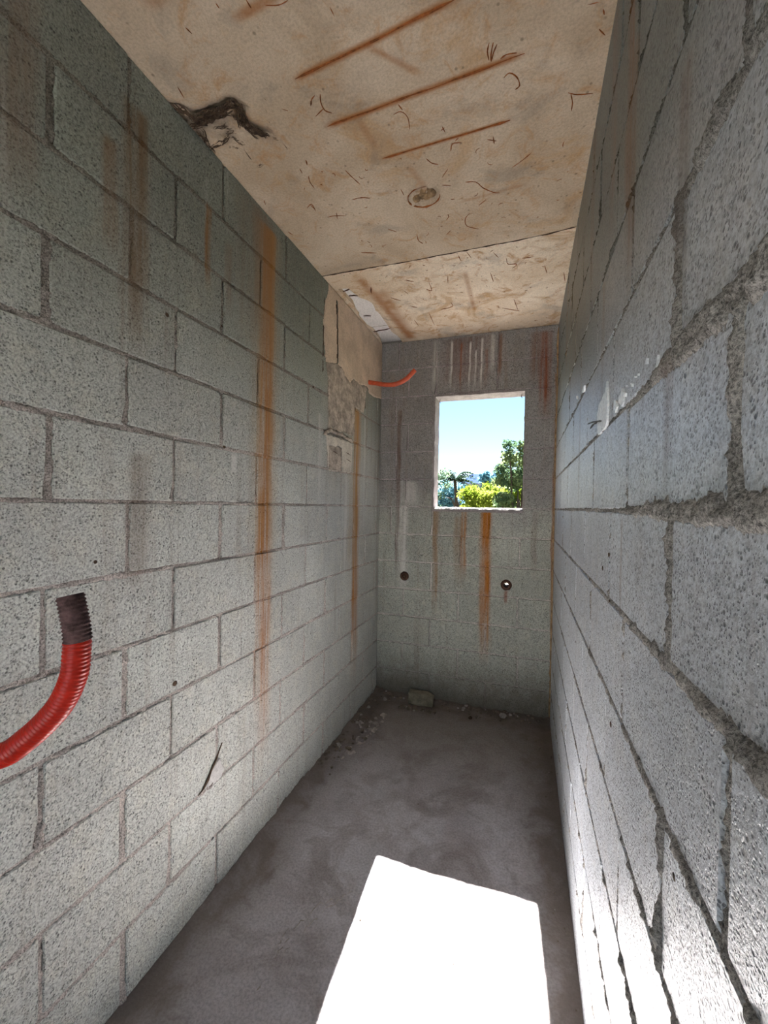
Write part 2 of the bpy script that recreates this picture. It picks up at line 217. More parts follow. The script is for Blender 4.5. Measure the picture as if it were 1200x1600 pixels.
# floor
t = NT('floor_concrete'); big = t.noise(1.7, 4, .6, None, .6); mid = t.noise(6, 5, .65, None, .4); fine = t.noise(120, 4, .7)
c = t.mix(t.mr(big, .38, .62), (.47, .44, .445), (.62, .60, .62)); c = t.mix(t.math('MULTIPLY', t.mr(mid, .42, .66), .6), c, (.34, .30, .29))
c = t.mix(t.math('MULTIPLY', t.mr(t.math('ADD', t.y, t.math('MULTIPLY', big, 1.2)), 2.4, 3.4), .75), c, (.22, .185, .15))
c = t.mix(t.math('MULTIPLY', t.mr(t.noise(2.6, 5, .7, None, 1.2), .50, .60), .45), c, (.28, .24, .22))
c = t.mix(1.0, c, t.mix(t.mr(fine, .3, .65), (.78,) * 3, (1.15,) * 3), 'MULTIPLY')
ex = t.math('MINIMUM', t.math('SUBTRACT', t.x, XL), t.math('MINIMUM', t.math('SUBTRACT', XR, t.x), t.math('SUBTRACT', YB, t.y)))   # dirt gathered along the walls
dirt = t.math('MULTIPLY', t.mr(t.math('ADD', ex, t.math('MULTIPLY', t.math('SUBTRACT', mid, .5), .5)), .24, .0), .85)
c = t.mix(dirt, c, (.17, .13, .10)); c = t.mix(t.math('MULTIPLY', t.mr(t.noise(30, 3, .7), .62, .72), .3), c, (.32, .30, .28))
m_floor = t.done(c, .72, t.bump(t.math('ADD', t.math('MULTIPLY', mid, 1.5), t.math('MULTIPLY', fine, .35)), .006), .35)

# ceiling
def ceiling_mat(name, a_, b_, lines, orange):
    t = NT(name); big = t.noise(2.5, 4, .6, None, .8); mid = t.noise(11, 5, .7, None, 1.0); fine = t.noise(130, 4, .7)
    c = t.mix(t.mr(big, .35, .65), a_, b_)
    c = t.mix(t.math('MULTIPLY', t.mr(mid, .50, .72), orange), c, (.46, .235, .08))
    c = t.mix(t.math('MULTIPLY', t.mr(t.noise(3.3, 4, .7, None, 1.5), .52, .68), orange * .8), c, (.50, .30, .13))
    c = t.mix(t.math('MULTIPLY', t.mr(t.noise(5, 4, .65, None, .5), .52, .7), .35), c, (.19, .17, .15))
    c = t.mix(1.0, c, t.mix(t.mr(fine, .3, .65), (.86,) * 3, (1.1,) * 3), 'MULTIPLY')
    sp = t.math('MULTIPLY', t.mr(t.voro(34), .20, .08), t.mr(t.noise(9, 2), .5, .6)); c = t.mix(t.math('MULTIPLY', sp, .55), c, (.13, .095, .06))
    for x0, y0, x1, y1, w, k in lines:                # rust bled from reinforcement close to the surface
        L = math.hypot(x1 - x0, y1 - y0); ux, uy = (x1 - x0) / L, (y1 - y0) / L
        al = t.math('ADD', t.math('MULTIPLY', t.math('SUBTRACT', t.x, x0), ux), t.math('MULTIPLY', t.math('SUBTRACT', t.y, y0), uy))
        ac = t.math('ABSOLUTE', t.math('ADD', t.math('MULTIPLY', t.math('SUBTRACT', t.x, x0), -uy), t.math('MULTIPLY', t.math('SUBTRACT', t.y, y0), ux)))
        e = t.math('MULTIPLY', t.mr(al, -.02, .04), t.mr(al, L + .02, L - .04)); ac = t.math('ADD', ac, t.math('MULTIPLY', t.math('SUBTRACT', mid, .5), w * .8))
        c = t.mix(t.math('MULTIPLY', t.math('MULTIPLY', t.mr(ac, w, w * .1), e), t.math('MULTIPLY', t.mr(mid, .2, .6, .55, 1.0), k)), c, (.34, .125, .025))
    return t.done(c, .85, t.bump(t.math('ADD', t.math('MULTIPLY', mid, .8), t.math('MULTIPLY', fine, .35)), .004), .2)
CL = [(-.645, 1.045, -.185, .997, .017, .95), (-.185, .997, .179, .96, .014, .6), (-.624, 1.204, -.028, 1.17, .017, .95), (-.496, 1.372, -.071, 1.357, .012, .9), (-.425, 1.02, -.30, 1.14, .016, .5), (-.52, 1.20, -.50, 1.33, .02, .35), (-.71, .87, -.5, .85, .02, .75), (-.9, .78, -.55, .72, .03, .5), (-.42, 1.42, -.38, 1.56, .02, .3), (-.28, 1.66, -.02, 1.64, .012, .3)]
m_ceil1 = ceiling_mat('ceiling_concrete', (.48, .375, .265), (.62, .51, .385), CL, .55)
m_ceil2 = ceiling_mat('ceiling_concrete_near_window', (.70, .57, .42), (.83, .72, .58), [(-.80, 2.2, -.80, 2.9, .07, .55), (-.32, 2.15, -.32, 2.6, .02, .5), (-.86, 2.05, -.80, 2.9, .04, .6)], .8)
m_rust = plain('rusty_steel', (.26, .085, .022), .8, .4, 40, .002)
m_darkrust = plain('dark_rusty_steel', (.09, .045, .028), .8, .4, 40, .002)
m_void = plain('dark_debris', (.085, .055, .035), .95, .4, 60, .004)
m_orangemortar = plain('stained_plug_mortar', (.36, .24, .13), .9, .4, 30, .006)
m_plaster = plain('beige_plaster', (.58, .47, .36), .85, .16, 7, .0025)
m_smear = plain('grey_brown_mortar', (.42, .36, .30), .95, .35, 18, .008, 90)
m_white = plain('pale_mortar', (.74, .72, .68), .85, .12, 14, .003)
m_reveal = plain('reveal_mortar', (.30, .27, .265), .9, .2, 20, .003)
m_box = plain('cement_around_box', (.62, .57, .49), .9, .15, 16, .003)
m_patchgrey = plain('smeared_grey_mortar', (.56, .55, .53), .9, .12, 16, .003)
m_groove = plain('dark_groove', (.10, .07, .05), .95, .3, 20, .003)
m_splat = plain('white_plaster_splash', (.88, .93, .97), .5, .08, 40, .002)
m_orange = plain('orange_plastic', (.55, .085, .03), .42, .12, 9, .0006, 60, .5)
m_red = plain('red_orange_plastic', (.62, .022, .006), .35, .08, 9, .0004, 60, .5)
m_coat = plain('cement_coated_plastic', (.13, .075, .07), .8, .55, 45, .002, 200)
m_stone = plain('rubble', (.22, .18, .14), .95, .35, 25, .005, 140)
m_palestone = plain('pale_rubble', (.42, .38, .33), .95, .2, 25, .004, 140)
m_crumb = plain('plaster_crumbs', (.46, .40, .36), .95, .3, 25, .004, 140)
m_parapet = plain('white_foam', (.90, .88, .86), .8, .05, 5, .001)
m_outer = plain('outer_render', (.2, .19, .18), .9, .1, 5, .002)
m_black = plain('black_wire', (.02, .02, .022), .5, .2, 40, .0005)

# ------------------------------------------------------------------ block walls
def holes_slab(name, m, loops, plane, d0, d1, parent=None):
    """slab with openings: outer loop first, then the holes; plane maps (s,z,d) to xyz"""
    bm = bmesh.new(); E = []
    for lp in loops:
        v = [bm.verts.new(plane(s, z, d0)) for s, z in lp]
        E += [bm.edges.new((v[i], v[(i + 1) % len(v)])) for i in range(len(v))]
    bmesh.ops.triangle_fill(bm, use_beauty=True, use_dissolve=False, edges=E)
    r = bmesh.ops.extrude_face_region(bm, geom=list(bm.faces))
    a = Vector(plane(0, 0, d0)); b = Vector(plane(0, 0, d1))
    bmesh.ops.translate(bm, vec=b - a, verts=[g for g in r['geom'] if isinstance(g, bmesh.types.BMVert)])
    return mesh_bm(name, bm, m, parent)
def rect(a, b, c, d): return [(a, c), (b, c), (b, d), (a, d)]
def circle(cx, cz, r, n=14): return [(cx + r * math.cos(2 * PI * i / n), cz + r * math.sin(2 * PI * i / n)) for i in range(n)]

P_LEFT = lambda s, z, d: (XL + d, s, z)
P_RIGHT = lambda s, z, d: (XR - d, s, z)
P_BACK = lambda s, z, d: (s, YB - d, z)

def block(plane, s0, s1, z0, z1, face, m, parent, hole=None):
    w, h = s1 - s0, z1 - z0
    if w < .03 or h < .03: return
    ns = max(2, round(w / .085)); nz = 2 if h < .12 else 3
    J = lambda a=.0013: random.uniform(-a, a)
    c = .004
    P = [(s0 + c, z0)] + [(s0 + w * i / ns, z0 + J()) for i in range(1, ns)] + [(s1 - c, z0), (s1, z0 + c)] + [(s1 + J(), z0 + h * i / nz) for i in range(1, nz)] + [(s1, z1 - c), (s1 - c, z1)]
    P += [(s1 - w * i / ns, z1 + J()) for i in range(1, ns)] + [(s0 + c, z1), (s0, z1 - c)] + [(s0 + J(), z1 - h * i / nz) for i in range(1, nz)] + [(s0, z0 + c)]
    if random.random() < .3 and not hole:                         # a chipped corner
        k = random.choice((0, ns + 1)); a = random.uniform(.006, .014)
        P[k] = (P[k][0] + (a if k == 0 else -a), P[k][1] + a * .3)
    n = len(P); cs, cz = (s0 + s1) / 2, (z0 + z1) / 2
    ta, tb = random.uniform(-.004, .004), random.uniform(-.006, .006)
    fd = lambda s, z: face + ta * (s - cs) + tb * (z - cz)
    def inset(p, e): return (p[0] - math.copysign(min(e, abs(p[0] - cs)), p[0] - cs) * (1 if abs(abs(p[0] - cs) - w / 2) < .012 else 0), p[1] - math.copysign(e, p[1] - cz) * (1 if abs(abs(p[1] - cz) - h / 2) < .012 else 0))
    bm = bmesh.new()
    r0 = [bm.verts.new(plane(*inset(p, .003), fd(*p))) for p in P]
    r1 = [bm.verts.new(plane(*p, fd(*p) - .003)) for p in P]
    r2 = [bm.verts.new(plane(*p, -.03)) for p in P]
    for a, b in ((r0, r1), (r1, r2)):
        for i in range(n): bm.faces.new((a[i], a[(i + 1) % n], b[(i + 1) % n], b[i]))
    if hole:
        H = circle(*hole); v = [bm.verts.new(plane(*p, fd(*p))) for p in H]; v2 = [bm.verts.new(plane(*p, -.03)) for p in H]
        k = len(H); E = [bm.edges.get((r0[i], r0[(i + 1) % n])) for i in range(n)] + [bm.edges.new((v[i], v[(i + 1) % k])) for i in range(k)]
        bmesh.ops.triangle_fill(bm, use_beauty=True, use_dissolve=False, edges=E)
        for i in range(k): bm.faces.new((v[i], v[(i + 1) % k], v2[(i + 1) % k], v2[i]))
    else: bm.faces.new(r0)
    return mesh_bm('concrete_block', bm, m, parent)

def mortar(plane, S, Z, bed_hw, heads, m, parent, seed, skip=None, base=-.0032):
    """gritty mortar seen between the blocks: only the strips along the joints are kept"""
    s, z = np.meshgrid(S, Z, indexing='ij')
    db = np.full(s.shape, 9.0); hwm = np.full(s.shape, .005)
    for zk, hw in bed_hw:
        h = hw(s) if callable(hw) else np.full(s.shape, hw)
        d = np.abs(z - zk) - h; upd = d < db; hwm = np.where(upd, h, hwm); db = np.minimum(db, d)
    for z0, z1, sj, hw in heads:
        d = np.where((z > z0 - .005) & (z < z1 + .005), np.abs(s - sj) - hw, 9.0); db = np.minimum(db, d)
    lo = fbm(s, z, 14, 3, seed); mi = fbm(s, z, 55, 3, seed + 5); hi = fbm(s, z, 190, 2, seed + 9)
    hd = np.zeros(s.shape)
    for z0, z1, sj, hw in heads: hd = np.where((z > z0) & (z < z1) & (np.abs(s - sj) < .02), (np.sin(sj * 57) * .5 + .5) * .003, hd)
    d = (base(s) if callable(base) else base) - hd + .010 * (lo - .5) + .012 * (mi - .5) + .008 * (hi - .5)
    d = d + np.clip((hwm - .006) * .55, 0, .012)
    out = np.clip(db / .011, 0, 1)
    d = d - out * .007 + .002 * (1 - out)
    d = np.clip(d, -.011, .012)
    keep = db < .011
    if skip is not None: keep &= ~skip(s, z)
    ns, nz = s.shape
    kf = keep[:-1, :-1] | keep[1:, :-1] | keep[:-1, 1:] | keep[1:, 1:]
    i, j = np.nonzero(kf); idx = lambda a, b: a * nz + b
    q = np.stack([idx(i, j), idx(i + 1, j), idx(i + 1, j + 1), idx(i, j + 1)], 1)
    used, inv = np.unique(q, return_inverse=True); q = inv.reshape(-1, 4)
    v = np.stack(plane(s, z, d), -1) if False else None
    X = plane(s.ravel()[used], z.ravel()[used], d.ravel()[used])
    co = np.stack([np.broadcast_to(np.asarray(c, float), used.shape) for c in X], 1)
    me = bpy.data.meshes.new('mortar'); me.vertices.add(len(co)); me.vertices.foreach_set('co', co.ravel())
    me.loops.add(q.size); me.loops.foreach_set('vertex_index', q.ravel().astype(np.int32))
    me.polygons.add(len(q)); me.polygons.foreach_set('loop_start', np.arange(0, q.size, 4, dtype=np.int32)); me.polygons.foreach_set('loop_total', np.full(len(q), 4, np.int32))
    me.update(calc_edges=True); me.validate()
    return tag(link('mortar', me, m, parent), kind='stuff')

HW = .0045
def joints(even, odd, lo, hi):
    def ext(L):
        L = sorted(L); a = L[0]
        while a > lo + .4: a -= .4; L.insert(0, a)
        a = L[-1]
        while a < hi - .4: a += .4; L.append(a)
        return [x for x in L if lo + .05 < x < hi - .05]
    return [[x + random.uniform(-.008, .008) for x in ext(even if n % 2 == 0 else odd)] for n in range(13)]

def build_wall(parent, plane, rows, lo, hi, bed, mb, mm, S, seed, window=None, hole_blocks=(), skip=None, thick=None, base=-.0032, fvar=(-.001, .0025)):
    heads = []
    for n, js in enumerate(rows):
        z0, z1 = n * .2, (n + 1) * .2
        segs = [(lo, hi)]
        if window and z0 >= window[2] - .01 and z1 <= window[3] + .01: segs = [(lo, window[0]), (window[1], hi)]
        for a, b in segs:
            cut = [a] + [x for x in js if a + .04 < x < b - .04] + [b]
            for k in range(len(cut) - 1):
                p, q = cut[k], cut[k + 1]; mid = (p + q) / 2
                th = thick(n, p) if thick else HW; th2 = thick(n, q) if thick else HW
                il = 0.0 if k == 0 else th; ir = 0.0 if k == len(cut) - 2 else th2
                bl = bed[n](mid) if callable(bed[n]) else bed[n]; bh = bed[n + 1](mid) if callable(bed[n + 1]) else bed[n + 1]
                hb = [h for h in hole_blocks if p < h[0] < q and z0 < h[1] < z1]
                block(plane, p + il, q - ir, z0 + (bl if n else 0), z1 - (bh if n < 12 else 0), random.uniform(*fvar), mb, parent, hb[0] if hb else None)
                if k: heads.append((z0, z1, p, th))
    beds = [(.2 * n, (lambda s, f=bed[n]: np.vectorize(f)(s)) if callable(bed[n]) else bed[n]) for n in range(1, 13)]
    nZ = np.arange(0, 2.6001, .0045)
    mortar(plane, S, nZ, beds, heads, mm, parent, seed, skip, base)

def structure(o, label, cat='wall'): return tag(o, label, cat, kind='structure')

# left wall
wl = holes_slab('wall_left', m_outer, [rect(YF - .15, YB + .14, 0, ZC)], P_LEFT, -.03, -.15)
structure(wl, 'long left wall of grey concrete blocks with orange rust streaks')
rowsL = joints([.86, 1.232, 1.637, 2.065, 2.46], [.655, 1.022, 1.440, 1.845, 2.26, 2.66], YF, YB)
SL = np.concatenate([np.arange(YF, .45, .02), np.arange(.45, YB + .004, .0045)])
build_wall(wl, P_LEFT, rowsL, YF, YB, [HW] * 7 + [.004] + [HW + .0015] * 6, m_lblock, m_lmortar, SL, 3, thick=lambda n, s: .0045 + .0045 * (math.sin(n * 12.9 + round(s, 1) * 78.2) * .5 + .5) ** 2)
# right wall: thick squeezed-out beds close to the camera
wr = holes_slab('wall_right', m_outer, [rect(YF - .15, YB + .14, 0, ZC)], P_RIGHT, -.03, -.15)
structure(wr, 'long right wall of grey concrete blocks with thick mortar beds, seen at a grazing angle')
rowsR = joints([.23, .627, 1.045, 1.45, 1.884, 2.27], [.06, .465, .883, 1.30, 1.66, 2.06, 2.46], YF, YB)
SR_ = np.concatenate([np.arange(YF, .3, .02), np.arange(.3, 1.0, .0028), np.arange(1.0, YB + .004, .006)])
near = lambda w0: (lambda s: HW * .8 + w0 / (1 + math.exp((s - .70) * 14)))
bedR = [HW * .8] * 6 + [near(.004)] + [near(.007), near(.009), near(.004)] + [HW * .8] * 4
build_wall(wr, P_RIGHT, rowsR, YF, YB, bedR, m_rblock, m_rmortar, SR_, 21, base=lambda s: np.interp(s, [.6, 1.0], [.0008, -.0032]), fvar=(-.0004, .0010), thick=lambda n, s: .007 if s < .7 and n in (5, 6, 7, 8) else HW * .85)
# back wall with the window opening and the two pipe holes
WX0, WX1, WZ0, WZ1 = -.630, -.021, 1.4, 2.2
HOLE_L, HOLE_R = (-.83, .892, .020), (-.114, .882, .021)
wb = holes_slab('wall_back', m_outer, [rect(XL - .03, XR + .03, 0, ZC), rect(WX0 - .002, WX1 + .002, WZ0 - .002, WZ1), circle(*HOLE_R)], P_BACK, -.03, -.14)
structure(wb, 'end wall of grey concrete blocks around the window opening')
rowsB = [[-.634, -.24], [-.84, -.434, -.031], [-.635, -.248, .15], [-.837, -.436, -.04], [-.634, -.224], [-.90, -.425, -.033], [-.941, -.633, -.233], [-.83, -.2], [-.911], [-.823], [-.918], [-.822, -.619, -.2], [-.90, -.622, -.194]]
build_wall(wb, P_BACK, rowsB, XL, XR, [HW] * 13 + [HW], m_bblock, m_bmortar, np.arange(XL, XR + .003, .0045), 40, (WX0, WX1, WZ0, WZ1), (HOLE_L, HOLE_R),
           lambda s, z: (s > WX0) & (s < WX1) & (z > WZ0 - .010) & (z < WZ1))
# wall behind the camera with its doorway
wf = holes_slab('wall_front', m_outer, [[(XL, 0), (DX0 := -.95, 0), (-.95, 2.15), (.10, 2.15), (.10, 0), (XR, 0), (XR, ZC), (XL, ZC)]], lambda s, z, d: (s, YF + d, z), 0, -.14)
structure(wf, 'wall with an open doorway behind the viewer')

# ------------------------------------------------------------------ floor
xs = np.linspace(XL - .03, XR + .03, 130); ys = np.concatenate([np.linspace(YF - 2.2, .6, 80), np.linspace(.62, YB + .03, 260)])
X, Y = np.meshgrid(xs, ys, indexing='ij')
Zf = .012 * (fbm(X, Y, 1.6, 3, 2) - .5) + .003 * (fbm(X, Y, 18, 3, 8) - .5)
e1 = np.clip(1 - (X - XL) / (.05 + .10 * fbm(X, Y, 3.0, 3, 5)), 0, 1) * np.clip((Y - .9) / .8, 0, 1); e2 = np.clip(1 - (YB - Y) / (.03 + .10 * fbm(X, Y, 5, 3, 6)), 0, 1); e3 = np.clip(1 - (XR - X) / .03, 0, 1)
Zf = Zf + .030 * e1 * (0.4 + fbm(X, Y, 30, 3, 9)) + .030 * e2 * (0.3 + fbm(X, Y, 36, 3, 12)) + .008 * e3
nz = X.shape[1]; co = np.stack([X, Y, Zf], -1).reshape(-1, 3)
fs = [(i * nz + j, (i + 1) * nz + j, (i + 1) * nz + j + 1, i * nz + j + 1) for i in range(X.shape[0] - 1) for j in range(nz - 1)]
fl = mesh_py('floor', co, fs, m_floor, None, True)
structure(fl, 'bare grey brown concrete floor with dust along its edges and a bright sun patch', 'floor')
def floor_z(x, y):
    return float(co.reshape(X.shape[0], nz, 3)[min(max(int(round((x - xs[0]) / (xs[1] - xs[0]))), 0), len(xs) - 1), int(np.argmin(abs(ys - y))), 2])
bm = bmesh.new(); bmesh.ops.create_cube(bm, size=1, matrix=Matrix.Translation(((XL + XR) / 2, (YB + YF) / 2 - .1, -.10)) @ Matrix.Diagonal((1.5, YB - YF + 4.4, .14, 1)))
mesh_bm('slab_below', bm, m_outer, fl)

m_terr = plain('bounce_terrace_concrete', (.25, .245, .24), .9, .15, 2, .003)  # terrace added out of view to bounce sun in through the doorway
bm = bmesh.new(); bmesh.ops.create_cube(bm, size=1, matrix=Matrix.Translation((0, YF - 2.2 - 5.0, -.09)) @ Matrix.Diagonal((9, 10.0, .16, 1)))
te = mesh_bm('bounce_terrace', bm, m_terr); structure(te, 'unseen concrete terrace added outside the doorway to bounce sunlight into the room', 'floor')

# strips swept along a polyline on a surface
def tube_mesh(pts, r, n=5, flat=None, jit=0.0, taper=True):
    P = [Vector(p) for p in pts]; V = []; F = []
    for i, p in enumerate(P):
        t_ = (P[min(i + 1, len(P) - 1)] - P[max(i - 1, 0)]).normalized()
        ref = Vector((0, 0, 1)) if abs(t_.z) < .9 else Vector((1, 0, 0))
        a = t_.cross(ref).normalized(); b = t_.cross(a).normalized()
        rr = r * (1 + random.uniform(-jit, jit)) * (.45 if taper and i in (0, len(P) - 1) else 1)
        for k in range(n):
            an = 2 * PI * k / n; V.append(p + a * math.cos(an) * rr + b * math.sin(an) * rr)
    for i in range(len(P) - 1):
        for k in range(n): F.append((i * n + k, i * n + (k + 1) % n, (i + 1) * n + (k + 1) % n, (i + 1) * n + k))
    F.append(tuple(range(n - 1, -1, -1))); F.append(tuple((len(P) - 1) * n + k for k in range(n)))
    return V, F
def densify(pts, step, wob=0.0):
    out = []
    for a, b in zip(pts[:-1], pts[1:]):
        a, b = Vector(a), Vector(b); k = max(1, int((b - a).length / step))
        for i in range(k): out.append(a.lerp(b, i / k) + Vector([random.uniform(-wob, wob) for _ in range(len(a))]))
    out.append(Vector(pts[-1])); return out
def smooth_path(pts, n=8):
    P = [Vector(p) for p in pts]; P = [P[0] * 2 - P[1]] + P + [P[-1] * 2 - P[-2]]; out = []
    for i in range(1, len(P) - 2):
        for k in range(n):
            u = k / n; p0, p1, p2, p3 = P[i - 1:i + 3]
            out.append(.5 * ((2 * p1) + (p2 - p0) * u + (2 * p0 - 5 * p1 + 4 * p2 - p3) * u * u + (3 * p1 - p0 - 3 * p2 + p3) * u ** 3))
    out.append(P[-2]); return out

# ------------------------------------------------------------------ ceiling: two cast slabs with an open joint, a broken slot, a spalled hollow
YJ = 1.972
def yj(x): return np.interp(x, [-1.04, -.525, -.271, .059, .2], [1.975, 1.980, 1.973, 1.963, 1.944])
def in_poly(px, py, poly):
    c = False; n = len(poly); j = n - 1
    for i in range(n):
        xi, yi = poly[i]; xj, yj_ = poly[j]
        if (yi > py) != (yj_ > py) and px < (xj - xi) * (py - yi) / (yj_ - yi) + xi: c = not c
        j = i
    return c
def dist_poly(px, py, pts):
    best = 9
    for a, b in zip(pts[:-1], pts[1:]):
        ax, ay = a; bx, by = b; L = (bx - ax) ** 2 + (by - ay) ** 2 + 1e-9
        u = min(1, max(0, ((px - ax) * (bx - ax) + (py - ay) * (by - ay)) / L)); best = min(best, math.hypot(px - ax - u * (bx - ax), py - ay - u * (by - ay)))
    return best
cx = np.linspace(XL - .03, XR + .03, 170); cy = np.concatenate([np.linspace(YF - .15, .8, 40), np.linspace(.81, YJ, 190)])
V = []; F = []; nn = len(cy); lh = (-.400, 1.590)
for i, x in enumerate(cx):
    ymax = float(yj(x)) - .002
    for j, y in enumerate(cy):
        yy = YF - .15 + (y - YF + .15) * (ymax - YF + .15) / (YJ - YF + .15)
        dz = .002 * mnoise.noise(Vector((x * 6, yy * 6, 0)))
        if abs(yy - 1.09) < .13 and x < -.75:
            e = min(dist_poly(x, yy, HOLE_STRANDS[0]), dist_poly(x, yy, HOLE_STRANDS[1]))
            if e < .030: dz += .022 * (1 - e / .030) * (.5 + abs(mnoise.noise(Vector((x * 60, yy * 60, 3)))) * 1.5)
            if in_poly(x, yy, HOLE_OUTLINE): dz += .010 + .010 * mnoise.noise(Vector((x * 40, yy * 40, 1)))
        r = math.hypot((x - lh[0]) / 1.15, yy - lh[1])
        if r < .062: dz += .014 * min(1, (.062 - r) / .012) * (.7 + .9 * mnoise.noise(Vector((x * 50, yy * 50, 7)))) - (.007 if r > .046 else 0)
        V.append((x, yy, ZC + dz))
for i in range(len(cx) - 1):
    for j in range(nn - 1): F.append((i * nn + j, i * nn + j + 1, (i + 1) * nn + j + 1, (i + 1) * nn + j))
ce = mesh_py('ceiling', V, F, m_ceil1, None, True)
structure(ce, 'raw concrete ceiling with rust lines, wire marks and a broken corner', 'ceiling')
bm = bmesh.new(); bmesh.ops.create_cube(bm, size=1, matrix=Matrix.Translation(((XL + XR) / 2, (YF - .15 + YJ - .006) / 2, ZC + .09)) @ Matrix.Diagonal((1.5, YJ - .006 - YF + .15, .10, 1)))
mesh_bm('roof_slab', bm, m_outer, ce)
# second slab: outline at the underside (spalled back) and a tighter one above
def slab2(rightline, leftline):
    top_right = [(x, y) for x, y in rightline]
    L_ = [(max(x, XL - .004), y) for x, y in leftline]
    return [(XL - .03, 1.977), (-.525, 1.983), (-.271, 1.976), (.059, 1.967), (XR + .03, 1.944), (XR + .03, YB + .02)] + [(rightline[-1][0], YB + .02)] + top_right[::-1] + L_ + [(XL - .01, YB + .02), (XL - .03, YB + .02)]
nR = 14
def resample(L, n):
    L = [Vector(p) for p in L]; acc = [0]
    for a, b in zip(L[:-1], L[1:]): acc.append(acc[-1] + (b - a).length)
    out = []
    for k in range(n):
        s = acc[-1] * k / (n - 1); i = max(i for i in range(len(acc) - 1) if acc[i] <= s + 1e-9); u = (s - acc[i]) / max(1e-9, acc[i + 1] - acc[i]); q = L[i].lerp(L[i + 1], min(1, u)); out.append((q.x, min(q.y, YB + .01)))
    return out
R_out = resample(SLOT_SPALL, 34); R_in = resample(SLOT_RIGHT, 34); L_in = resample(SLOT_LEFT, 34)
L_in = [(max(x, XL - .003), y) for x, y in L_in]
rr = lambda a: random.uniform(-a, a)
R_in = [(x + rr(.0025), y) for x, y in R_in]; L_in = [(x + rr(.002), y) for x, y in L_in]
frame = [(XL - .03, 1.977), (-.525, 1.983), (-.271, 1.976), (.059, 1.967), (XR + .03, 1.944), (XR + .03, YB + .02), (R_out[-1][0], YB + .02)]
tail = [(XL - .008, YB + .02), (XL - .03, YB + .02)]
Zs = ZC + .001
lower = frame + R_out[::-1] + L_in + tail
upper = frame + R_in[::-1] + [(x - .004, y) for x, y in L_in] + tail
n_ = len(lower); bm = bmesh.new()
a = [bm.verts.new((x, y, Zs)) for x, y in lower]; b = [bm.verts.new((x, y, Zs + (.014 if len(frame) <= k < len(frame) + 34 else .01))) for k, (x, y) in enumerate(upper)]; c_ = [bm.verts.new((x, y, ZC + .028)) for x, y in upper]
for p, q in ((a, b), (b, c_)):
    for k in range(n_): bm.faces.new((p[k], p[(k + 1) % n_], q[(k + 1) % n_], q[k]))
for rg in (a, c_):
    E = [bm.edges.get((rg[k], rg[(k + 1) % n_])) for k in range(n_)]; bmesh.ops.triangle_fill(bm, use_beauty=True, use_dissolve=False, edges=E)
mesh_bm('slab_panel', bm, m_ceil2, ce)
bm = bmesh.new(); bmesh.ops.create_cube(bm, size=1, matrix=Matrix.Translation(((XL + XR) / 2, (YJ + YB + .14) / 2, ZC + .11)) @ Matrix.Diagonal((1.5, YB + .14 - YJ + .02, .06, 1)))
mesh_bm('roof_slab', bm, m_outer, ce)
bm = bmesh.new(); bmesh.ops.create_cube(bm, size=1, matrix=Matrix.Translation(((XL + XR) / 2, YB + .09, ZC + .045)) @ Matrix.Diagonal((1.5, .10, .09, 1)))
mesh_bm('roof_edge', bm, m_outer, ce)
# rods left sticking across the slot
for k, L_ in enumerate(SLOT_RODS):
    pts = densify([(x, y, ZC + (.006 if k < 4 else -.004)) for x, y in L_ if x > XL + .004], .02, .0015); v, f = tube_mesh(pts, .0042 if k < 4 else .003, 6, jit=.25); mesh_py('rebar', v, f, m_darkrust, ce)
# rust-coloured bars just showing through the concrete
for x0, y0, x1, y1, w, k in CL[:1] + CL[2:4]:
    pts = densify([(x0, y0, ZC + .001), (x1, y1, ZC + .001)], .03, .0010); v, f = tube_mesh(pts, .0032, 6, jit=.35); mesh_py('rebar', v, f, m_rust, ce)
for L_ in TIE_WIRES:
    L_ = [(x, y) for x, y in L_ if x > XL + .01 and x < XR - .005 and y < YB - .01]
    if len(L_) < 2: continue
    pts = smooth_path([(x, y, ZC - .0006) for x, y in L_], 3); v, f = tube_mesh(pts, .0017, 4, jit=.3); mesh_py('tie_wire', v, f, m_rust, ce)
for k in range(70):                                               # more wire ends further along
    y = random.choice((random.uniform(1.3, 1.95), random.uniform(2.0, 2.9))); x = random.uniform(XL + .2, XR - .05); an = random.uniform(0, 6.3); L = random.uniform(.008, .028); cu = random.uniform(-1.3, 1.3)
    pts = []
    for i in range(4): pts.append((x, y, ZC - .0004)); x += L / 3 * math.cos(an); y += L / 3 * math.sin(an); an += cu
    v, f = tube_mesh(pts, .0012, 4, jit=.3); mesh_py('tie_wire', v, f, m_rust, ce)
# fibres and roots of dirt hanging in the hollow
vv = []; ff = []
def add_tube(pts, r, n=4, jit=.5):
    v, f = tube_mesh(pts, r, n, jit=jit); o = len(vv); vv.extend(v); ff.extend([tuple(q + o for q in g) for g in f])
for i, L_ in enumerate(HOLE_STRANDS):
    L_ = [(max(x, XL + .004), y) for x, y in L_]
    for k in range(15 if i < 2 else 6):
        off = .013 if i < 2 else .006
        add_tube(densify([(x + rr(off), y + rr(off), ZC - .001 + rr(.003)) for x, y in L_], .010, .0045), random.uniform(.0006, .0024 if i < 2 else .0012))
for L_ in SCRAPES:
    add_tube(densify([(x, y, ZC + .0006) for x, y in L_], .02, .002), .0014)
tag(mesh_py('dirt_strands', vv, ff, m_void, ce), kind='stuff')
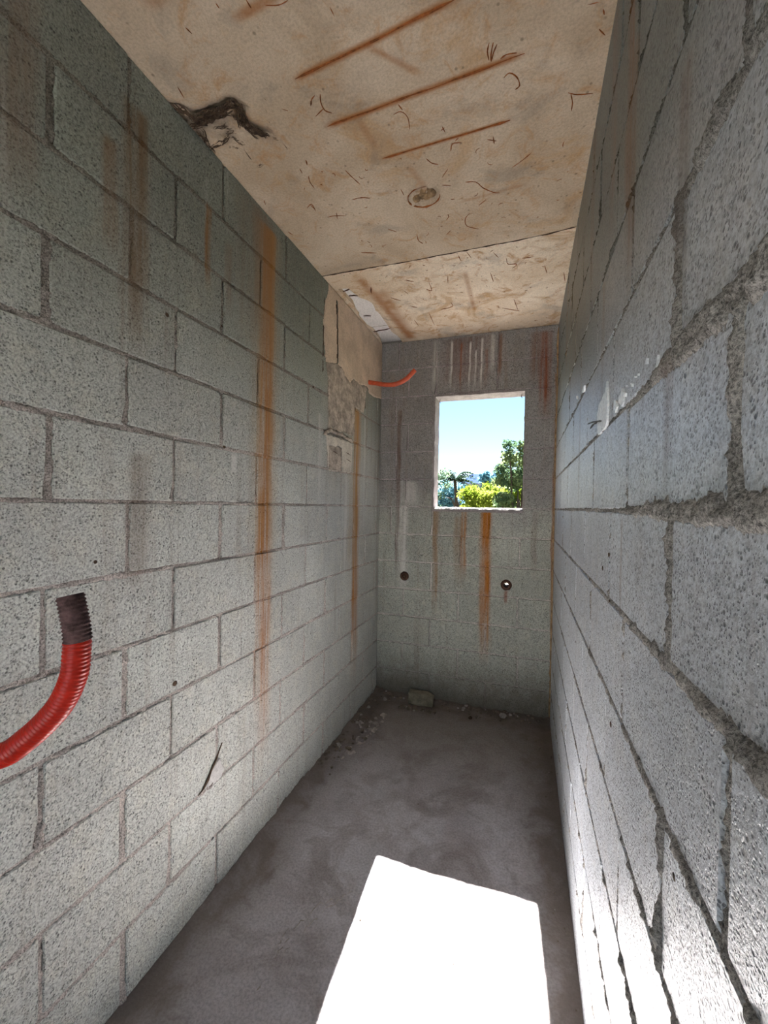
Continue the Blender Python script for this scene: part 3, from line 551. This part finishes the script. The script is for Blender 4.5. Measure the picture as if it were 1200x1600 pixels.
# packed mortar in the old light point
bm = bmesh.new()
for k in range(9):
    an = k * .7; r = .012 + .024 * random.random()
    bmesh.ops.create_icosphere(bm, subdivisions=2, radius=random.uniform(.010, .018), matrix=Matrix.Translation((lh[0] + r * math.cos(an) * 1.1, lh[1] + r * math.sin(an), ZC + .010)) @ Matrix.Diagonal((1, 1, .8, 1)))
for v_ in bm.verts: v_.co += Vector((1, 1, 1)) * .004 * mnoise.noise(v_.co * 70)
mesh_bm('mortar_plug', bm, m_orangemortar, ce, True)
V, F = tube_mesh([(lh[0] + .056 * 1.12 * math.cos(q * PI / 10), lh[1] + .053 * math.sin(q * PI / 10), ZC) for q in range(17)], .0028, 5, jit=.5); mesh_py('conduit_rim', V, F, m_rust, ce)
V, F = tube_mesh(densify([(x, float(yj(x)) + .001, ZC - .001) for x in np.linspace(XL, XR, 14)], .02, .0012), .0022, 4, jit=.7); mesh_py('joint_line', V, F, m_void, ce)

# white foam infill board lying just above the broken edge
bm = bmesh.new(); bmesh.ops.create_cube(bm, size=1, matrix=Matrix.Translation((XL + .10, 2.53, ZC + .050)) @ Matrix.Diagonal((.36, .98, .04, 1)))
mesh_bm('foam_board', bm, m_parapet, ce)
mesh_py('foam_seam', [(XL - .02, 2.70, ZC + .0295), (-.86, 2.695, ZC + .0295), (-.86, 2.70, ZC + .0295), (XL - .02, 2.705, ZC + .0295)], [(0, 1, 2, 3)], m_smear, ce)

# ------------------------------------------------------------------ plaster, chases and boxes on the walls
def patch(name, plane, outline, d, m, parent, step=.012, jag=.003, base=-.012, amp=.002, dome=0.0):
    L = densify(list(outline) + [outline[0]], step, jag)[:-1]
    bm = bmesh.new(); n = len(L); cs = sum(p.x for p in L) / n; cz = sum(p.y for p in L) / n
    f0 = [bm.verts.new(plane(cs + (p.x - cs) * .985, cz + (p.y - cz) * .985, d + rr(amp * .5))) for p in L]; f1 = [bm.verts.new(plane(p.x, p.y, base)) for p in L]
    for i in range(n): bm.faces.new((f0[i], f0[(i + 1) % n], f1[(i + 1) % n], f1[i]))
    E = [bm.edges.get((f0[i], f0[(i + 1) % n])) for i in range(n)]
    r = bmesh.ops.triangle_fill(bm, use_beauty=True, use_dissolve=False, edges=E)
    return mesh_bm(name, bm, m, parent)
def rough_patch(name, plane, outline, d, m, parent, step=.006, amp=.004, seed=1, base=-.006, holes=()):
    xs_ = [p[0] for p in outline]; zs_ = [p[1] for p in outline]; S = np.arange(min(xs_), max(xs_) + step, step); Z = np.arange(min(zs_), max(zs_) + step, step)
    V = []; idx = {}; F = []
    for i, s in enumerate(S):
        for j, z in enumerate(Z):
            js, jz = s + .006 * mnoise.noise(Vector((s * 40, z * 40, seed))), z + .006 * mnoise.noise(Vector((s * 40, z * 40, seed + 9)))
            inside = in_poly(js, jz, outline) and not any(in_poly(js, jz, h) for h in holes)
            e = dist_poly(js, jz, list(outline) + [outline[0]])
            if inside or e < step * 1.5 and not any(in_poly(js, jz, h) for h in holes):
                q = d + amp * mnoise.fractal(Vector((s * 26, z * 26, seed)), 1.0, 2.0, 4)
                if not inside: q = base
                idx[i, j] = len(V); V.append(plane(s, z, q))
    for (i, j) in list(idx):
        if (i + 1, j) in idx and (i, j + 1) in idx and (i + 1, j + 1) in idx: F.append((idx[i, j], idx[i + 1, j], idx[i + 1, j + 1], idx[i, j + 1]))
    return mesh_py(name, V, F, m, parent, True)
rough_patch('plaster_patch', P_LEFT, PLASTER[:-2] + [(2.93, 2.195), (2.93, 2.595), (2.045, 2.595)], .007, m_plaster, wl, .006, .0015, 2, holes=[[(g[0] - .006, g[1]) for g in GROOVE] + [(g[0] + .006, g[1]) for g in GROOVE[::-1]]])
rough_patch('rough_mortar_patch', P_LEFT, SMEAR, .0055, m_smear, wl, .006, .005, 5)
rough_patch('box_surround', P_LEFT, BOX_OUT, .006, m_box, wl, .005, .0015, 8, holes=[BOX_IN])
mesh_py('box_recess', [P_LEFT(s, z, .0032) for s, z in BOX_IN], [(0, 1, 2, 3)], m_smear, wl)
V, F = tube_mesh(densify([P_LEFT(s, z, .006) for s, z in BOX_RIDGE], .012, .002), .009, 7, jit=.4); mesh_py('mortar_ridge', V, F, m_smear, wl, True)
V, F = tube_mesh(densify([P_LEFT(s, z, .001) for s, z in GROOVE], .03, .001), .006, 6, jit=.3); mesh_py('chase_groove', V, F, m_groove, wl, True)
for s, z in ((2.15, 1.70), (2.33, 1.715), (2.34, 1.675)):
    V, F = tube_mesh([P_LEFT(s - .03, z + .004, .008), P_LEFT(s, z, .010), P_LEFT(s + .03, z - .006, .009)], .0022, 5, jit=.3); mesh_py('tie_wire', V, F, m_darkrust, wl)
for a, b in (((1.995, 2.10), (2.000, 2.50)), ((2.35, 1.87), (2.43, 2.02)), ((2.44, 1.99), (2.45, 2.18)), ((2.62, 2.05), (2.60, 2.18))):
    V, F = tube_mesh(densify([P_LEFT(*a, .0015), P_LEFT(*b, .0015)], .02, .003), .0028, 5, jit=.6); mesh_py('crack', V, F, m_groove, wl)
# cracked block low on the left wall
def wedge(line, widths, plane, m, parent, name):
    V = []; F = []
    for (s, z), w in zip(line, widths): V += [plane(s - w, z, .0032), plane(s + w, z, .0032)]
    for i in range(len(line) - 1): F.append((2 * i, 2 * i + 1, 2 * i + 3, 2 * i + 2))
    o = mesh_py(name, V, F, m, parent); md = o.modifiers.new('t', 'SOLIDIFY'); md.thickness = .004; return o
rough_patch('mortar_smear', P_LEFT, CRACK_PATCH, .0035, m_patchgrey, wl, .005, .0015, 11)
wedge(CRACK, [.0008, .0015, .003, .0055, .003, .0075, .004, .001], P_LEFT, m_void, wl, 'crack')
for s, z, r in ((.985, 1.965, .008), (.77, 1.245, .006), (1.03, .83, .010), (1.245, 1.605, .007), (1.90, 2.0, .007), (.41, 1.1, .01), (1.225, 2.03, .004)):
    bm = bmesh.new(); bmesh.ops.create_icosphere(bm, subdivisions=2, radius=r, matrix=Matrix.Translation(P_LEFT(s, z, -.0005)) @ Matrix.Diagonal((.35, 1, .9, 1)))
    mesh_bm('pit', bm, m_void, wl)
for s, z, r in ((1.05, 1.30, .006), (1.12, 1.26, .007), (1.33, 1.2, .005), (.98, .95, .007), (.62, .66, .004), (1.03, 1.20, .0035), (1.62, .93, .005), (.585, .96, .006)):
    bm = bmesh.new(); bmesh.ops.create_icosphere(bm, subdivisions=2, radius=r, matrix=Matrix.Translation(P_RIGHT(s, z, 0)) @ Matrix.Diagonal((.3, 1, .9, 1)))
    mesh_bm('pit', bm, m_void, wr)
# white plaster splashed on the right wall and the twist of wire in it
for k, L_ in enumerate(SPLATS):
    patch('plaster_splash', P_RIGHT, L_, .0042, m_splat, wr, .008 if k == 0 else .006, .0012, -.002, .001)
for L_ in TWIST:
    V, F = tube_mesh(smooth_path([P_RIGHT(s, z, .010) for s, z in L_], 3), .0022, 5, jit=.3); mesh_py('tie_wire', V, F, m_black, wr)
# pale skim at the foot of the right wall with loops of wire
rough_patch('pale_skim', P_RIGHT, [(.3, 0), (1.25, 0), (1.20, .035), (1.0, .09), (.8, .12), (.55, .13), (.3, .13)], .0045, m_white, wr, .008, .0012, 15)
for a in ([(1.02, .012), (1.04, .035), (1.01, .05), (.99, .03), (1.0, .008)], [(.93, .02), (.94, .045), (.91, .05), (.90, .03)], [(1.12, .005), (1.05, .06), (.98, .12)]):
    V, F = tube_mesh(smooth_path([P_RIGHT(s, z, .007) for s, z in a], 4), .0016, 5); mesh_py('wire_loop', V, F, m_darkrust, wr)
# mortar fillet down the right-hand back corner
V, F = tube_mesh(densify([(XR - .001, YB - .001, .02), (XR - .001, YB - .001, 2.58)], .03, .0015), .009, 6, jit=.35); mesh_py('corner_mortar', V, F, m_orangemortar, wb, True)

# ------------------------------------------------------------------ window opening
win = empty('window_1', ((WX0 + WX1) / 2, YB, WZ0)); structure(win, 'unglazed square window opening in the end wall with whitish mortar edges', 'window')
def wpart(name, bm, m): 
    o = mesh_bm(name, bm, m, None); o.parent = win; o.matrix_parent_inverse = Matrix.Translation(-Vector(win.location)); return o
def jag_bar(x0, x1, z0, z1, y0, y1, axis, n=40, j=.003, side=1):
    bm = bmesh.new(); rows = []
    for i in range(n + 1):
        u = i / n; w = j * (1.6 * mnoise.noise(Vector((u * 9, z0 * 7, x0))) + 1.2 * mnoise.noise(Vector((u * 31, z0, x0 * 3))))
        if axis == 'x': x = x0 + (x1 - x0) * u; P = [(x, y0, z0), (x, y0, z1 + w), (x, y1, z1 + w * .6), (x, y1, z0)]
        elif axis == 'z': z = z0 + (z1 - z0) * u; P = [(x0, y0, z), (x1 + w, y0, z), (x1 + w * .6, y1, z), (x0, y1, z)]
        rows.append([bm.verts.new(p) for p in P])
    for a, b in zip(rows[:-1], rows[1:]):
        for k in range(4): bm.faces.new((a[k], a[(k + 1) % 4], b[(k + 1) % 4], b[k]))
    bm.faces.new(rows[0]); bm.faces.new(rows[-1]); return bm
bm = bmesh.new(); rows = []                                     # crumbling sill with a sloping inner edge
for i in range(91):
    u = i / 90; x = WX0 - .004 + (WX1 - WX0 + .008) * u; w = .006 * mnoise.noise(Vector((u * 9, 3, 1))) + .004 * mnoise.noise(Vector((u * 34, 5, 2)))
    rows.append([bm.verts.new(p) for p in ((x, YB - .005, 1.37), (x, YB - .005, 1.388 + w), (x, YB + .014, 1.402 + w * .6), (x, YB + .145, 1.402 + w * .4), (x, YB + .145, 1.37))])
for a, b in zip(rows[:-1], rows[1:]):
    for k in range(5): bm.faces.new((a[k], a[(k + 1) % 5], b[(k + 1) % 5], b[k]))
bm.faces.new(rows[0]); bm.faces.new(rows[-1]); wpart('sill_mortar', bm, m_reveal)
wpart('jamb_mortar', jag_bar(WX0 - .008, WX0 + .006, 1.39, 2.19, YB - .004, YB + .145, 'z', 60, .0022), m_reveal)
wpart('jamb_mortar', jag_bar(WX1 + .008, WX1 - .001, 1.39, 2.19, YB - .000, YB + .145, 'z', 60, .0015), m_reveal)
wpart('lintel_mortar', jag_bar(WX0 - .01, WX1 + .015, 2.194, 2.183, YB - .004, YB + .145, 'x', 50, .0015), m_reveal)
for x in (WX0 + .03, WX1 - .02):
    V, F = tube_mesh([(x, YB + .05, 2.18), (x - .004, YB + .05, 2.160), (x + .003, YB + .05, 2.150)], .003, 5); o = mesh_py('twig', V, F, m_void); o.parent = win; o.matrix_parent_inverse = Matrix.Translation(-Vector(win.location))

# ------------------------------------------------------------------ pipe ends in the back wall
def ring(cx_, cz_, r0, r1, label):
    bm = bmesh.new(); n = 28; prof = [(r0, .018), (r0 * 1.12, .013), ((r0 + r1) / 2, .011), (r1, .007), (r1 * 1.02, -.002), (r0, -.02), (r0 * .97, -.10)]
    prof = [(r0, -.10), (r0, .010), (r0 * 1.15, .014), ((r0 + r1) / 2, .009), (r1 * .95, .008), (r1, .001)]
    rows = []
    for i in range(n):
        a = 2 * PI * i / n; k = 1 + .07 * mnoise.noise(Vector((math.cos(a) * 2, math.sin(a) * 2, cx_)))
        rows.append([bm.verts.new((cx_ + r * k * math.cos(a), YB - d, cz_ + r * k * math.sin(a))) for r, d in prof])
    for i in range(n):
        a, b = rows[i], rows[(i + 1) % n]
        for q in range(len(prof) - 1): bm.faces.new((a[q], a[q + 1], b[q + 1], b[q]))
    return mesh_bm('pipe_end', bm, m_darkrust, None, True)
pl_ = empty('pipe_socket', (HOLE_L[0], YB, HOLE_L[1])); tag(pl_, 'rusty round pipe socket in the end wall, plugged, left below the window', 'pipe', 'rusty pipe sockets in the end wall')
o = ring(HOLE_L[0], HOLE_L[1], .013, .033, ''); o.name = 'flange'; o.parent = pl_; o.matrix_parent_inverse = Matrix.Translation(-Vector(pl_.location))
bm = bmesh.new(); bmesh.ops.create_uvsphere(bm, u_segments=16, v_segments=8, radius=.013, matrix=Matrix.Translation((HOLE_L[0], YB + .006, HOLE_L[1]))); o = mesh_bm('plug', bm, m_void, None, True); o.parent = pl_; o.matrix_parent_inverse = Matrix.Translation(-Vector(pl_.location))
pr_ = empty('pipe_socket', (HOLE_R[0], YB, HOLE_R[1])); tag(pr_, 'rusty round pipe socket in the end wall with daylight shining through', 'pipe', 'rusty pipe sockets in the end wall')
o = ring(HOLE_R[0], HOLE_R[1], .016, .037, ''); o.name = 'flange'; o.parent = pr_; o.matrix_parent_inverse = Matrix.Translation(-Vector(pr_.location))

# ------------------------------------------------------------------ orange corrugated conduits
def conduit(path, r, pitch, depth, m, name, parent, n=18, cap=True):
    P = smooth_path(path, 14); acc = [0]
    for a, b in zip(P[:-1], P[1:]): acc.append(acc[-1] + (b - a).length)
    tot = acc[-1]; k = max(2, int(tot / (pitch / 4))); V = []; F = []; i = 0; pa = None
    for q in range(k + 1):
        s = tot * q / k
        while i < len(acc) - 2 and acc[i + 1] < s: i += 1
        u = (s - acc[i]) / max(1e-9, acc[i + 1] - acc[i]); p = P[i].lerp(P[i + 1], min(1, max(0, u)))
        t0 = (P[i + 1] - P[i]).normalized(); t1 = (P[min(i + 2, len(P) - 1)] - P[min(i + 1, len(P) - 2)]).normalized(); t_ = t0.lerp(t1, u).normalized()
        if pa is None: pa = t_.cross(Vector((0, .3, 1))).normalized()
        a = (pa - t_ * pa.dot(t_)).normalized(); pa = a; b = t_.cross(a)
        rad = r - depth * (0.5 - .5 * math.cos(2 * PI * s / pitch))
        for j in range(n): an = 2 * PI * j / n; V.append(p + a * math.cos(an) * rad + b * math.sin(an) * rad)
    for q in range(k):
        for j in range(n): F.append((q * n + j, q * n + (j + 1) % n, (q + 1) * n + (j + 1) % n, (q + 1) * n + j))
    o = mesh_py(name, V, F, m, None, True)
    if parent: o.parent = parent; o.matrix_parent_inverse = Matrix.Translation(-Vector(parent.location))
    md = o.modifiers.new('wall', 'SOLIDIFY'); md.thickness = .0015; md.offset = -1
    return o
C1 = [(-1.045, .30, 1.10), (-.98, .305, 1.085), (-.86, .322, 1.052), (-.74, .345, 1.043), (-.661, .362, 1.056), (-.626, .374, 1.08), (-.600, .384, 1.107), (-.582, .390, 1.132), (-.569, .395, 1.166), (-.566, .396, 1.194), (-.566, .397, 1.213)]
C1b = [(-.5655, .397, 1.2135), (-.567, .396, 1.232), (-.570, .395, 1.248), (-.576, .394, 1.273)]
c1 = empty('electrical_conduit', C1[0]); tag(c1, 'large red corrugated conduit curving up from the left wall, tip coated in cement', 'conduit', 'orange conduits from the left wall')
conduit(C1, .0168, .0052, .0016, m_red, 'corrugated_tube', c1, 22)
o = conduit(C1b, .0170, .0052, .0022, m_coat, 'cement_coated_tip', c1, 22); tag(o, 'grey cement-coated ribbed tip')
S0 = Vector((XL - .006, 2.665, 2.244))
C2 = [S0, (-.985, 2.662, 2.232), (-.90, 2.66, 2.214), (-.83, 2.66, 2.215), (-.765, 2.665, 2.244), (-.71, 2.675, 2.300)]
c2 = empty('electrical_conduit', S0); tag(c2, 'short orange conduit stub bending out of the plaster beside the window', 'conduit', 'orange conduits from the left wall')
conduit(C2, .0155, .009, .0008, m_orange, 'corrugated_tube', c2, 16)

# ------------------------------------------------------------------ rubble on the floor
def rock(r, sub=2, sq=(1, 1, .7), k=.35, seed=0):
    bm = bmesh.new(); bmesh.ops.create_icosphere(bm, subdivisions=sub, radius=r)
    for v in bm.verts:
        v.co *= 1 + k * mnoise.noise(v.co / r * 1.1 + Vector((seed, seed * 1.7, 0))); v.co = Vector((v.co.x * sq[0], v.co.y * sq[1], v.co.z * sq[2]))
    return bm
def top_obj(name, bm, m, loc, rz, label, cat, group=None):
    me = bpy.data.meshes.new(name); bmesh.ops.recalc_face_normals(bm, faces=bm.faces); bm.to_mesh(me); bm.free()
    o = bpy.data.objects.new(name, me); o.data.materials.append(m); COL.objects.link(o); o.location = loc; o.rotation_euler = (0, 0, rz); tag(o, label, cat, group)
    zmin = min(v.co.z for v in me.vertices); o.location.z = floor_z(loc[0], loc[1]) - zmin - .001; return o
# broken piece of block against the end wall
bm = bmesh.new(); bmesh.ops.create_cube(bm, size=1, matrix=Matrix.Diagonal((.175, .07, .085, 1))); bmesh.ops.bevel(bm, geom=list(bm.edges), offset=.006, segments=1, affect='EDGES'); bmesh.ops.subdivide_edges(bm, edges=list(bm.edges), cuts=3, use_grid_fill=True)
for v in bm.verts: v.co += v.co.normalized() * .006 * mnoise.noise(v.co * 28) + (Vector((-.012, 0, -.010)) if v.co.x > .06 and v.co.z > .02 else Vector())
top_obj('broken_block', bm, plain('broken_block_face', (.30, .27, .19), .95, .35, 14, .006), (-.675, 2.875, 0), .04, 'broken piece of concrete block lying against the end wall', 'rubble')
top_obj('stone', rock(.020, 2, (1.1, .9, .9), .4, 3), m_palestone, (-.115, 2.865, 0), .4, 'pale round stone at the foot of the end wall, nearest the right wall', 'stone')
top_obj('stone', rock(.013, 2, (1, 1, .8), .3, 9), m_void, (-.318, 2.79, 0), 0, 'small black lump on the floor in front of the end wall', 'stone')
base = [bpy.data.meshes.new('pebble') for _ in range(6)]
for k, me in enumerate(base): b_ = rock(.009, 1, (1, .85, .65), .5, 20 + k); b_.to_mesh(me); b_.free(); me.materials.append(m_palestone if k == 0 else m_stone)
def pebble(x, y, s, me, label, grp):
    o = bpy.data.objects.new('pebble', me); COL.objects.link(o); o.scale = (s, s, s); o.rotation_euler = (0, 0, random.uniform(0, 6)); o.location = (x, y, floor_z(x, y) + .0045 * s); tag(o, label, 'pebble', grp)
for k in range(150):
    u = random.random(); x = XL + .03 + u * 1.15; y = YB - .012 - abs(random.gauss(0, .045)) - .03 * (x < -.7) * random.random()
    if -.80 < x < -.55 and y > 2.82: y = 2.80 - random.random() * .04
    pebble(x, min(y, YB - .012), random.uniform(.5, 2.2 if x < -.7 else 1.5), base[int(rng.integers(6))], 'small bit of rubble along the foot of the end wall', 'rubble along the end wall')
for k in range(75):
    y = random.uniform(1.95, 2.85); x = XL + .02 + abs(random.gauss(0, .05))
    pebble(x, y, random.uniform(.4, 1.7), base[int(rng.integers(0, 6))], 'small bit of rubble along the foot of the left wall', 'rubble along the left wall')
for k in range(26):
    y = random.uniform(.9, 2.8); x = XR - .012 - abs(random.gauss(0, .03))
    pebble(x, y, random.uniform(.25, .7), base[int(rng.integers(6))], 'small grit at the foot of the right wall', 'grit along the right wall')
for x, y in ((-.37, 1.31), (-.18, 1.27), (-.10, 1.10), (-.50, 1.30), (-.2, 2.2), (-.45, 1.9), (-.02, 1.75), (-.13, 1.0)):
    pebble(x, y, random.uniform(.25, .45), base[2], 'loose speck of grit out on the open floor', 'grit on the open floor')
cr = rough_patch('plaster_crumbs', lambda s, z, d: (s, z, floor_z(s, z) + d), CRUMBS, -.003, m_crumb, None, .006, .022, 4, base=-.008)
tag(cr, 'flat heap of pale plaster crumbs on the floor by the left corner', 'rubble', kind='stuff')
for L_ in SCRATCHES:
    V, F = tube_mesh(densify([(x, y, floor_z(x, y) + .0002) for x, y in L_], .012, .006), .0013, 4, jit=.95); mesh_py('chalky_scrape', V, F, m_palestone, fl)

# ------------------------------------------------------------------ outside
def leaf_mat(name, a_, b_, tr=.35):
    t = NT(name); oi = t.noise(3.0, 2); c = t.mix(t.mr(oi, .35, .65), a_, b_)
    t.done(c, .8, None, 0.0); tl = t.n('ShaderNodeBsdfTranslucent'); t.l(c, tl.inputs[0]); mx = t.n('ShaderNodeMixShader'); mx.inputs[0].default_value = tr
    t.l(t.b.outputs[0], mx.inputs[1]); t.l(tl.outputs[0], mx.inputs[2]); t.l(mx.outputs[0], t.out.inputs[0]); return t.m
m_leaf_y = leaf_mat('yellow_green_leaves', (.09, .13, .012), (.24, .28, .05)); m_leaf_g = leaf_mat('green_leaves', (.05, .09, .05), (.15, .19, .08)); m_leaf_b = leaf_mat('haze_blue_leaves', (.07, .17, .22), (.16, .31, .37))  # the bluish set has distance haze mixed into its leaf colour
m_bark = plain('bark', (.07, .05, .042), .9, .3, 20, .01); m_ground = plain('dry_ground', (.06, .06, .035), .95, .3, .5, .02); m_hill = plain('hazy_hillside', (.13, .20, .24), .95, .2, .2, .1, 2)
m_roof = plain('grey_blue_roof', (.035, .055, .12), 1.0, .15, 3, .01, 60, 0.0); m_house = plain('pale_house', (.28, .27, .28), .85, .08, 2, .005); m_glass = plain('dark_window', (.05, .06, .08), .2, .2, 3, .0)
GZ = -3.2
def leaves(name, blobs, n, size, m, parent, seed):
    R = np.random.default_rng(seed); B = np.array(blobs, float); w = B[:, 3] ** 2; w = w / w.sum(); k = R.choice(len(B), n, p=w)
    d = R.normal(size=(n, 3)); d /= np.linalg.norm(d, axis=1, keepdims=True); r = R.random(n) ** .45
    c = B[k, :3] + d * (B[k, 3] * r)[:, None] * np.array([1, 1, .8])
    a = R.normal(size=(n, 3)); a /= np.linalg.norm(a, axis=1, keepdims=True); b = np.cross(a, R.normal(size=(n, 3))); b /= np.linalg.norm(b, axis=1, keepdims=True)
    s = size * (.6 + .8 * R.random(n))[:, None]; q = np.stack([c - a * s, c + b * s * .45, c + a * s, c - b * s * .45], 1).reshape(-1, 3)
    f = np.arange(4 * n).reshape(-1, 4); me = bpy.data.meshes.new(name); me.from_pydata(q.tolist(), [], f.tolist()); me.update()
    o = link(name, me, m, parent); o['kind'] = 'stuff'; return o
def tree(loc, blobs, n, size, m, label, grp, trunk_r=.09, seed=1, name='leafy_tree', cat='tree'):
    """blobs relative to the trunk foot"""
    t_ = empty(name, loc); tag(t_, label, cat, grp)
    leaves('foliage', blobs, n, size, m, t_, seed)
    top = max(b[2] for b in blobs); vv_ = []; ff_ = []
    v, f = tube_mesh(densify([(0, 0, -.1), (.05, .02, top * .45), (-.04, 0, top * .8)], .5, .03), trunk_r, 8, jit=.12); mesh_py('trunk', v, f, m_bark, t_, True)
    for b in blobs[:8]:
        v, f = tube_mesh(densify([(0, 0, top * .42), ((b[0]) * .5, b[1] * .5, (top * .42 + b[2]) * .52), (b[0], b[1], b[2])], .4, .04), trunk_r * .35, 6, jit=.2); mesh_py('branch', v, f, m_bark, t_, True)
    return t_
def blobs(cx0, cy0, z0, z1, rx, ry, k, r, seed):
    R = random.Random(seed); return [(cx0 + R.uniform(-rx, rx), cy0 + R.uniform(-ry, ry), R.uniform(z0, z1), r * R.uniform(.7, 1.25)) for _ in range(k)]
g = empty('ground', (0, 0, GZ)); 
xs2 = np.linspace(-160, 160, 70); ys2 = np.linspace(-60, 260, 70); V = [(x, y, (max(0, (y - 28)) * .075 + 1.2 * mnoise.noise(Vector((x * .03, y * .03, 0))) if y > 24 else 0)) for x in xs2 for y in ys2]
F = [(i * 70 + j, (i + 1) * 70 + j, (i + 1) * 70 + j + 1, i * 70 + j + 1) for i in range(69) for j in range(69)]
gm = mesh_py('terrain', V, F, m_ground, g, True); structure(g, 'dry sunlit ground and slope outside the window', 'ground')
m_palm = leaf_mat('palm_fronds', (.014, .026, .015), (.025, .042, .025), .15); m_palm2 = leaf_mat('pale_palm_fronds', (.03, .055, .045), (.045, .075, .06), .15)
m_leaf_p = leaf_mat('pale_green_leaves', (.08, .13, .09), (.16, .22, .14))
tree((-1.1, 11.5, GZ), blobs(0, 0, 4.2, 5.0, .58, .5, 22, .30, 3) + [(-.5, 0, 5.0, .22), (.15, 0, 5.15, .22), (.45, .2, 5.05, .25), (0, 0, 4.0, .5), (.3, 0, 3.6, .5)], 6500, .050, m_leaf_y, 'bright yellow green bushy tree low in the middle of the window view', 'trees outside the window', .09, 3)
tree((-.12, 9.5, GZ), blobs(-.02, 0, 4.4, 5.75, .36, .4, 26, .17, 5) + [(-.26, 0, 6.0, .15), (.02, 0, 5.95, .17), (.1, 0, 5.7, .25), (-.42, 0, 5.45, .16), (-.48, 0, 5.2, .15), (-.05, 0, 5.3, .2), (-.2, 0, 5.6, .2), (-.3, 0, 4.7, .25)], 7500, .042, m_leaf_g, 'tall airy green tree at the right of the window view', 'trees outside the window', .07, 5)
tree((-2.75, 13.0, GZ), blobs(.05, 0, 4.0, 5.1, .38, .4, 12, .24, 8) + [(.0, 0, 5.5, .22), (.25, 0, 5.65, .24), (-.2, 0, 5.45, .2), (.38, 0, 5.3, .2)], 3200, .045, m_leaf_p, 'dark green shrub behind the left edge of the window', 'trees outside the window', .05, 8)
tree((-.15, 10.6, GZ), blobs(0, 0, 3.9, 5.0, .30, .3, 12, .22, 21), 2600, .045, m_leaf_y, 'low yellow green shrub under the tall tree, at the lower right window corner', 'trees outside the window', .04, 22)
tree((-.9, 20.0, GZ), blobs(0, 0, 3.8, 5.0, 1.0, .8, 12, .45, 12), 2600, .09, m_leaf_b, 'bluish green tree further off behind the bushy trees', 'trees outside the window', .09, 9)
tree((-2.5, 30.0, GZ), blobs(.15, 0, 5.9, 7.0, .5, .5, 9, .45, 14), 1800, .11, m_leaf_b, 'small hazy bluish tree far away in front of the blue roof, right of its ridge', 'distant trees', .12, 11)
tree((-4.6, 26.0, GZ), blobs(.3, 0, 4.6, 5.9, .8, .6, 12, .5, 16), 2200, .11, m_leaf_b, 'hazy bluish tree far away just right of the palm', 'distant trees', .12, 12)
# palm-like plant with arching fronds
pm = empty('palm_tree', (-2.25, 14.0, GZ)); tag(pm, 'thin palm with arching fronds at the left of the window view', 'palm tree')
V, F = tube_mesh(densify([(0, 0, -.1), (.03, 0, 3.0), (.06, 0, 4.6), (-.02, 0, 5.55)], .4, .01), .055, 8, jit=.15, taper=False); mesh_py('trunk', V, F, m_bark, pm, True)
R_ = random.Random(4)
for k in range(34):
    an = R_.uniform(0, 2 * PI); el = R_.uniform(.1, 1.35); L = R_.uniform(.7, 1.1); V = []; F = []
    for i in range(9):
        u = i / 8; rr_ = L * u * math.cos(el * (1 - .3 * u)); zz = 5.5 + L * u * math.sin(el) - .75 * L * u * u
        px, py = rr_ * math.cos(an), rr_ * math.sin(an); q = .20 * (1 - u) ** .5 * (u * 4 if u < .25 else 1) * .9
        for sd in (-1, 1):
            o_ = len(V); sx, sy = -math.sin(an) * sd, math.cos(an) * sd
            V += [(px, py, zz), (px + L / 9 * math.cos(an), py + L / 9 * math.sin(an), zz), (px + sx * q + .05 * math.cos(an), py + sy * q + .05 * math.sin(an), zz - q * .5)]; F.append((o_, o_ + 1, o_ + 2))
        if i: o_ = len(V); V += [(lx, ly, lz - .006), (px, py, zz - .006), (px, py, zz + .006), (lx, ly, lz + .006)]; F.append((o_, o_ + 1, o_ + 2, o_ + 3))
        lx, ly, lz = px, py, zz
    mesh_py('frond', V, F, m_palm if k % 3 else m_palm2, pm)
# dry lower stalks
for k in range(7):
    an = R_.uniform(0, 6.28); V, F = tube_mesh(smooth_path([(.05, 0, 4.4), (.05 + .2 * math.cos(an), .2 * math.sin(an), 4.85), (.05 + .5 * math.cos(an), .5 * math.sin(an), 4.95)], 3), .014, 4); mesh_py('stalk', V, F, m_bark, pm)
# houses beyond
def house(loc, w, d, h, rh, label, rz, nwin=4):
    e = empty('house', loc); e.rotation_euler = (0, 0, rz); tag(e, label, 'house', 'houses beyond the trees')
    bm = bmesh.new(); bmesh.ops.create_cube(bm, size=1, matrix=Matrix.Translation((0, 0, h / 2)) @ Matrix.Diagonal((w, d, h, 1))); mesh_bm('wall', bm, m_house, e)
    a, b = w / 2 + .3, d / 2 + .3; V = [(-a, -b, h), (a, -b, h), (a, b, h), (-a, b, h), (-a * .6, 0, h + rh), (a * .6, 0, h + rh)]
    mesh_py('roof', V, [(0, 1, 5, 4), (1, 2, 5), (2, 3, 4, 5), (3, 0, 4), (3, 2, 1, 0)], m_roof, e)
    for k in range(1, 6):                                         # raised roof ribs
        u = k / 6; y = -b * (1 - u); z = h + rh * u; x = a * (1 - .4 * u); V, F = tube_mesh([(-x, y, z), (x, y, z)], .03, 4); mesh_py('roof_batten', V, F, m_roof, e)
    for k in range(nwin):
        x = -w / 2 + w * (k + .5) / nwin; bm = bmesh.new(); bmesh.ops.create_cube(bm, size=1, matrix=Matrix.Translation((x, -d / 2, h - 1.2)) @ Matrix.Diagonal((w / nwin * .45, .12, 1.1, 1))); mesh_bm('window', bm, m_glass, e)
house((-4.1, 46.0, -2.2), 4.6, 4.5, 6.1, 1.15, 'distant house with a grey blue roof seen above the bushy tree', 0.05, 4)
house((-8.0, 35.0, -3.0), 4.0, 4.0, 4.9, .9, 'house with a pale ribbed roof low behind the palm', .15, 3)
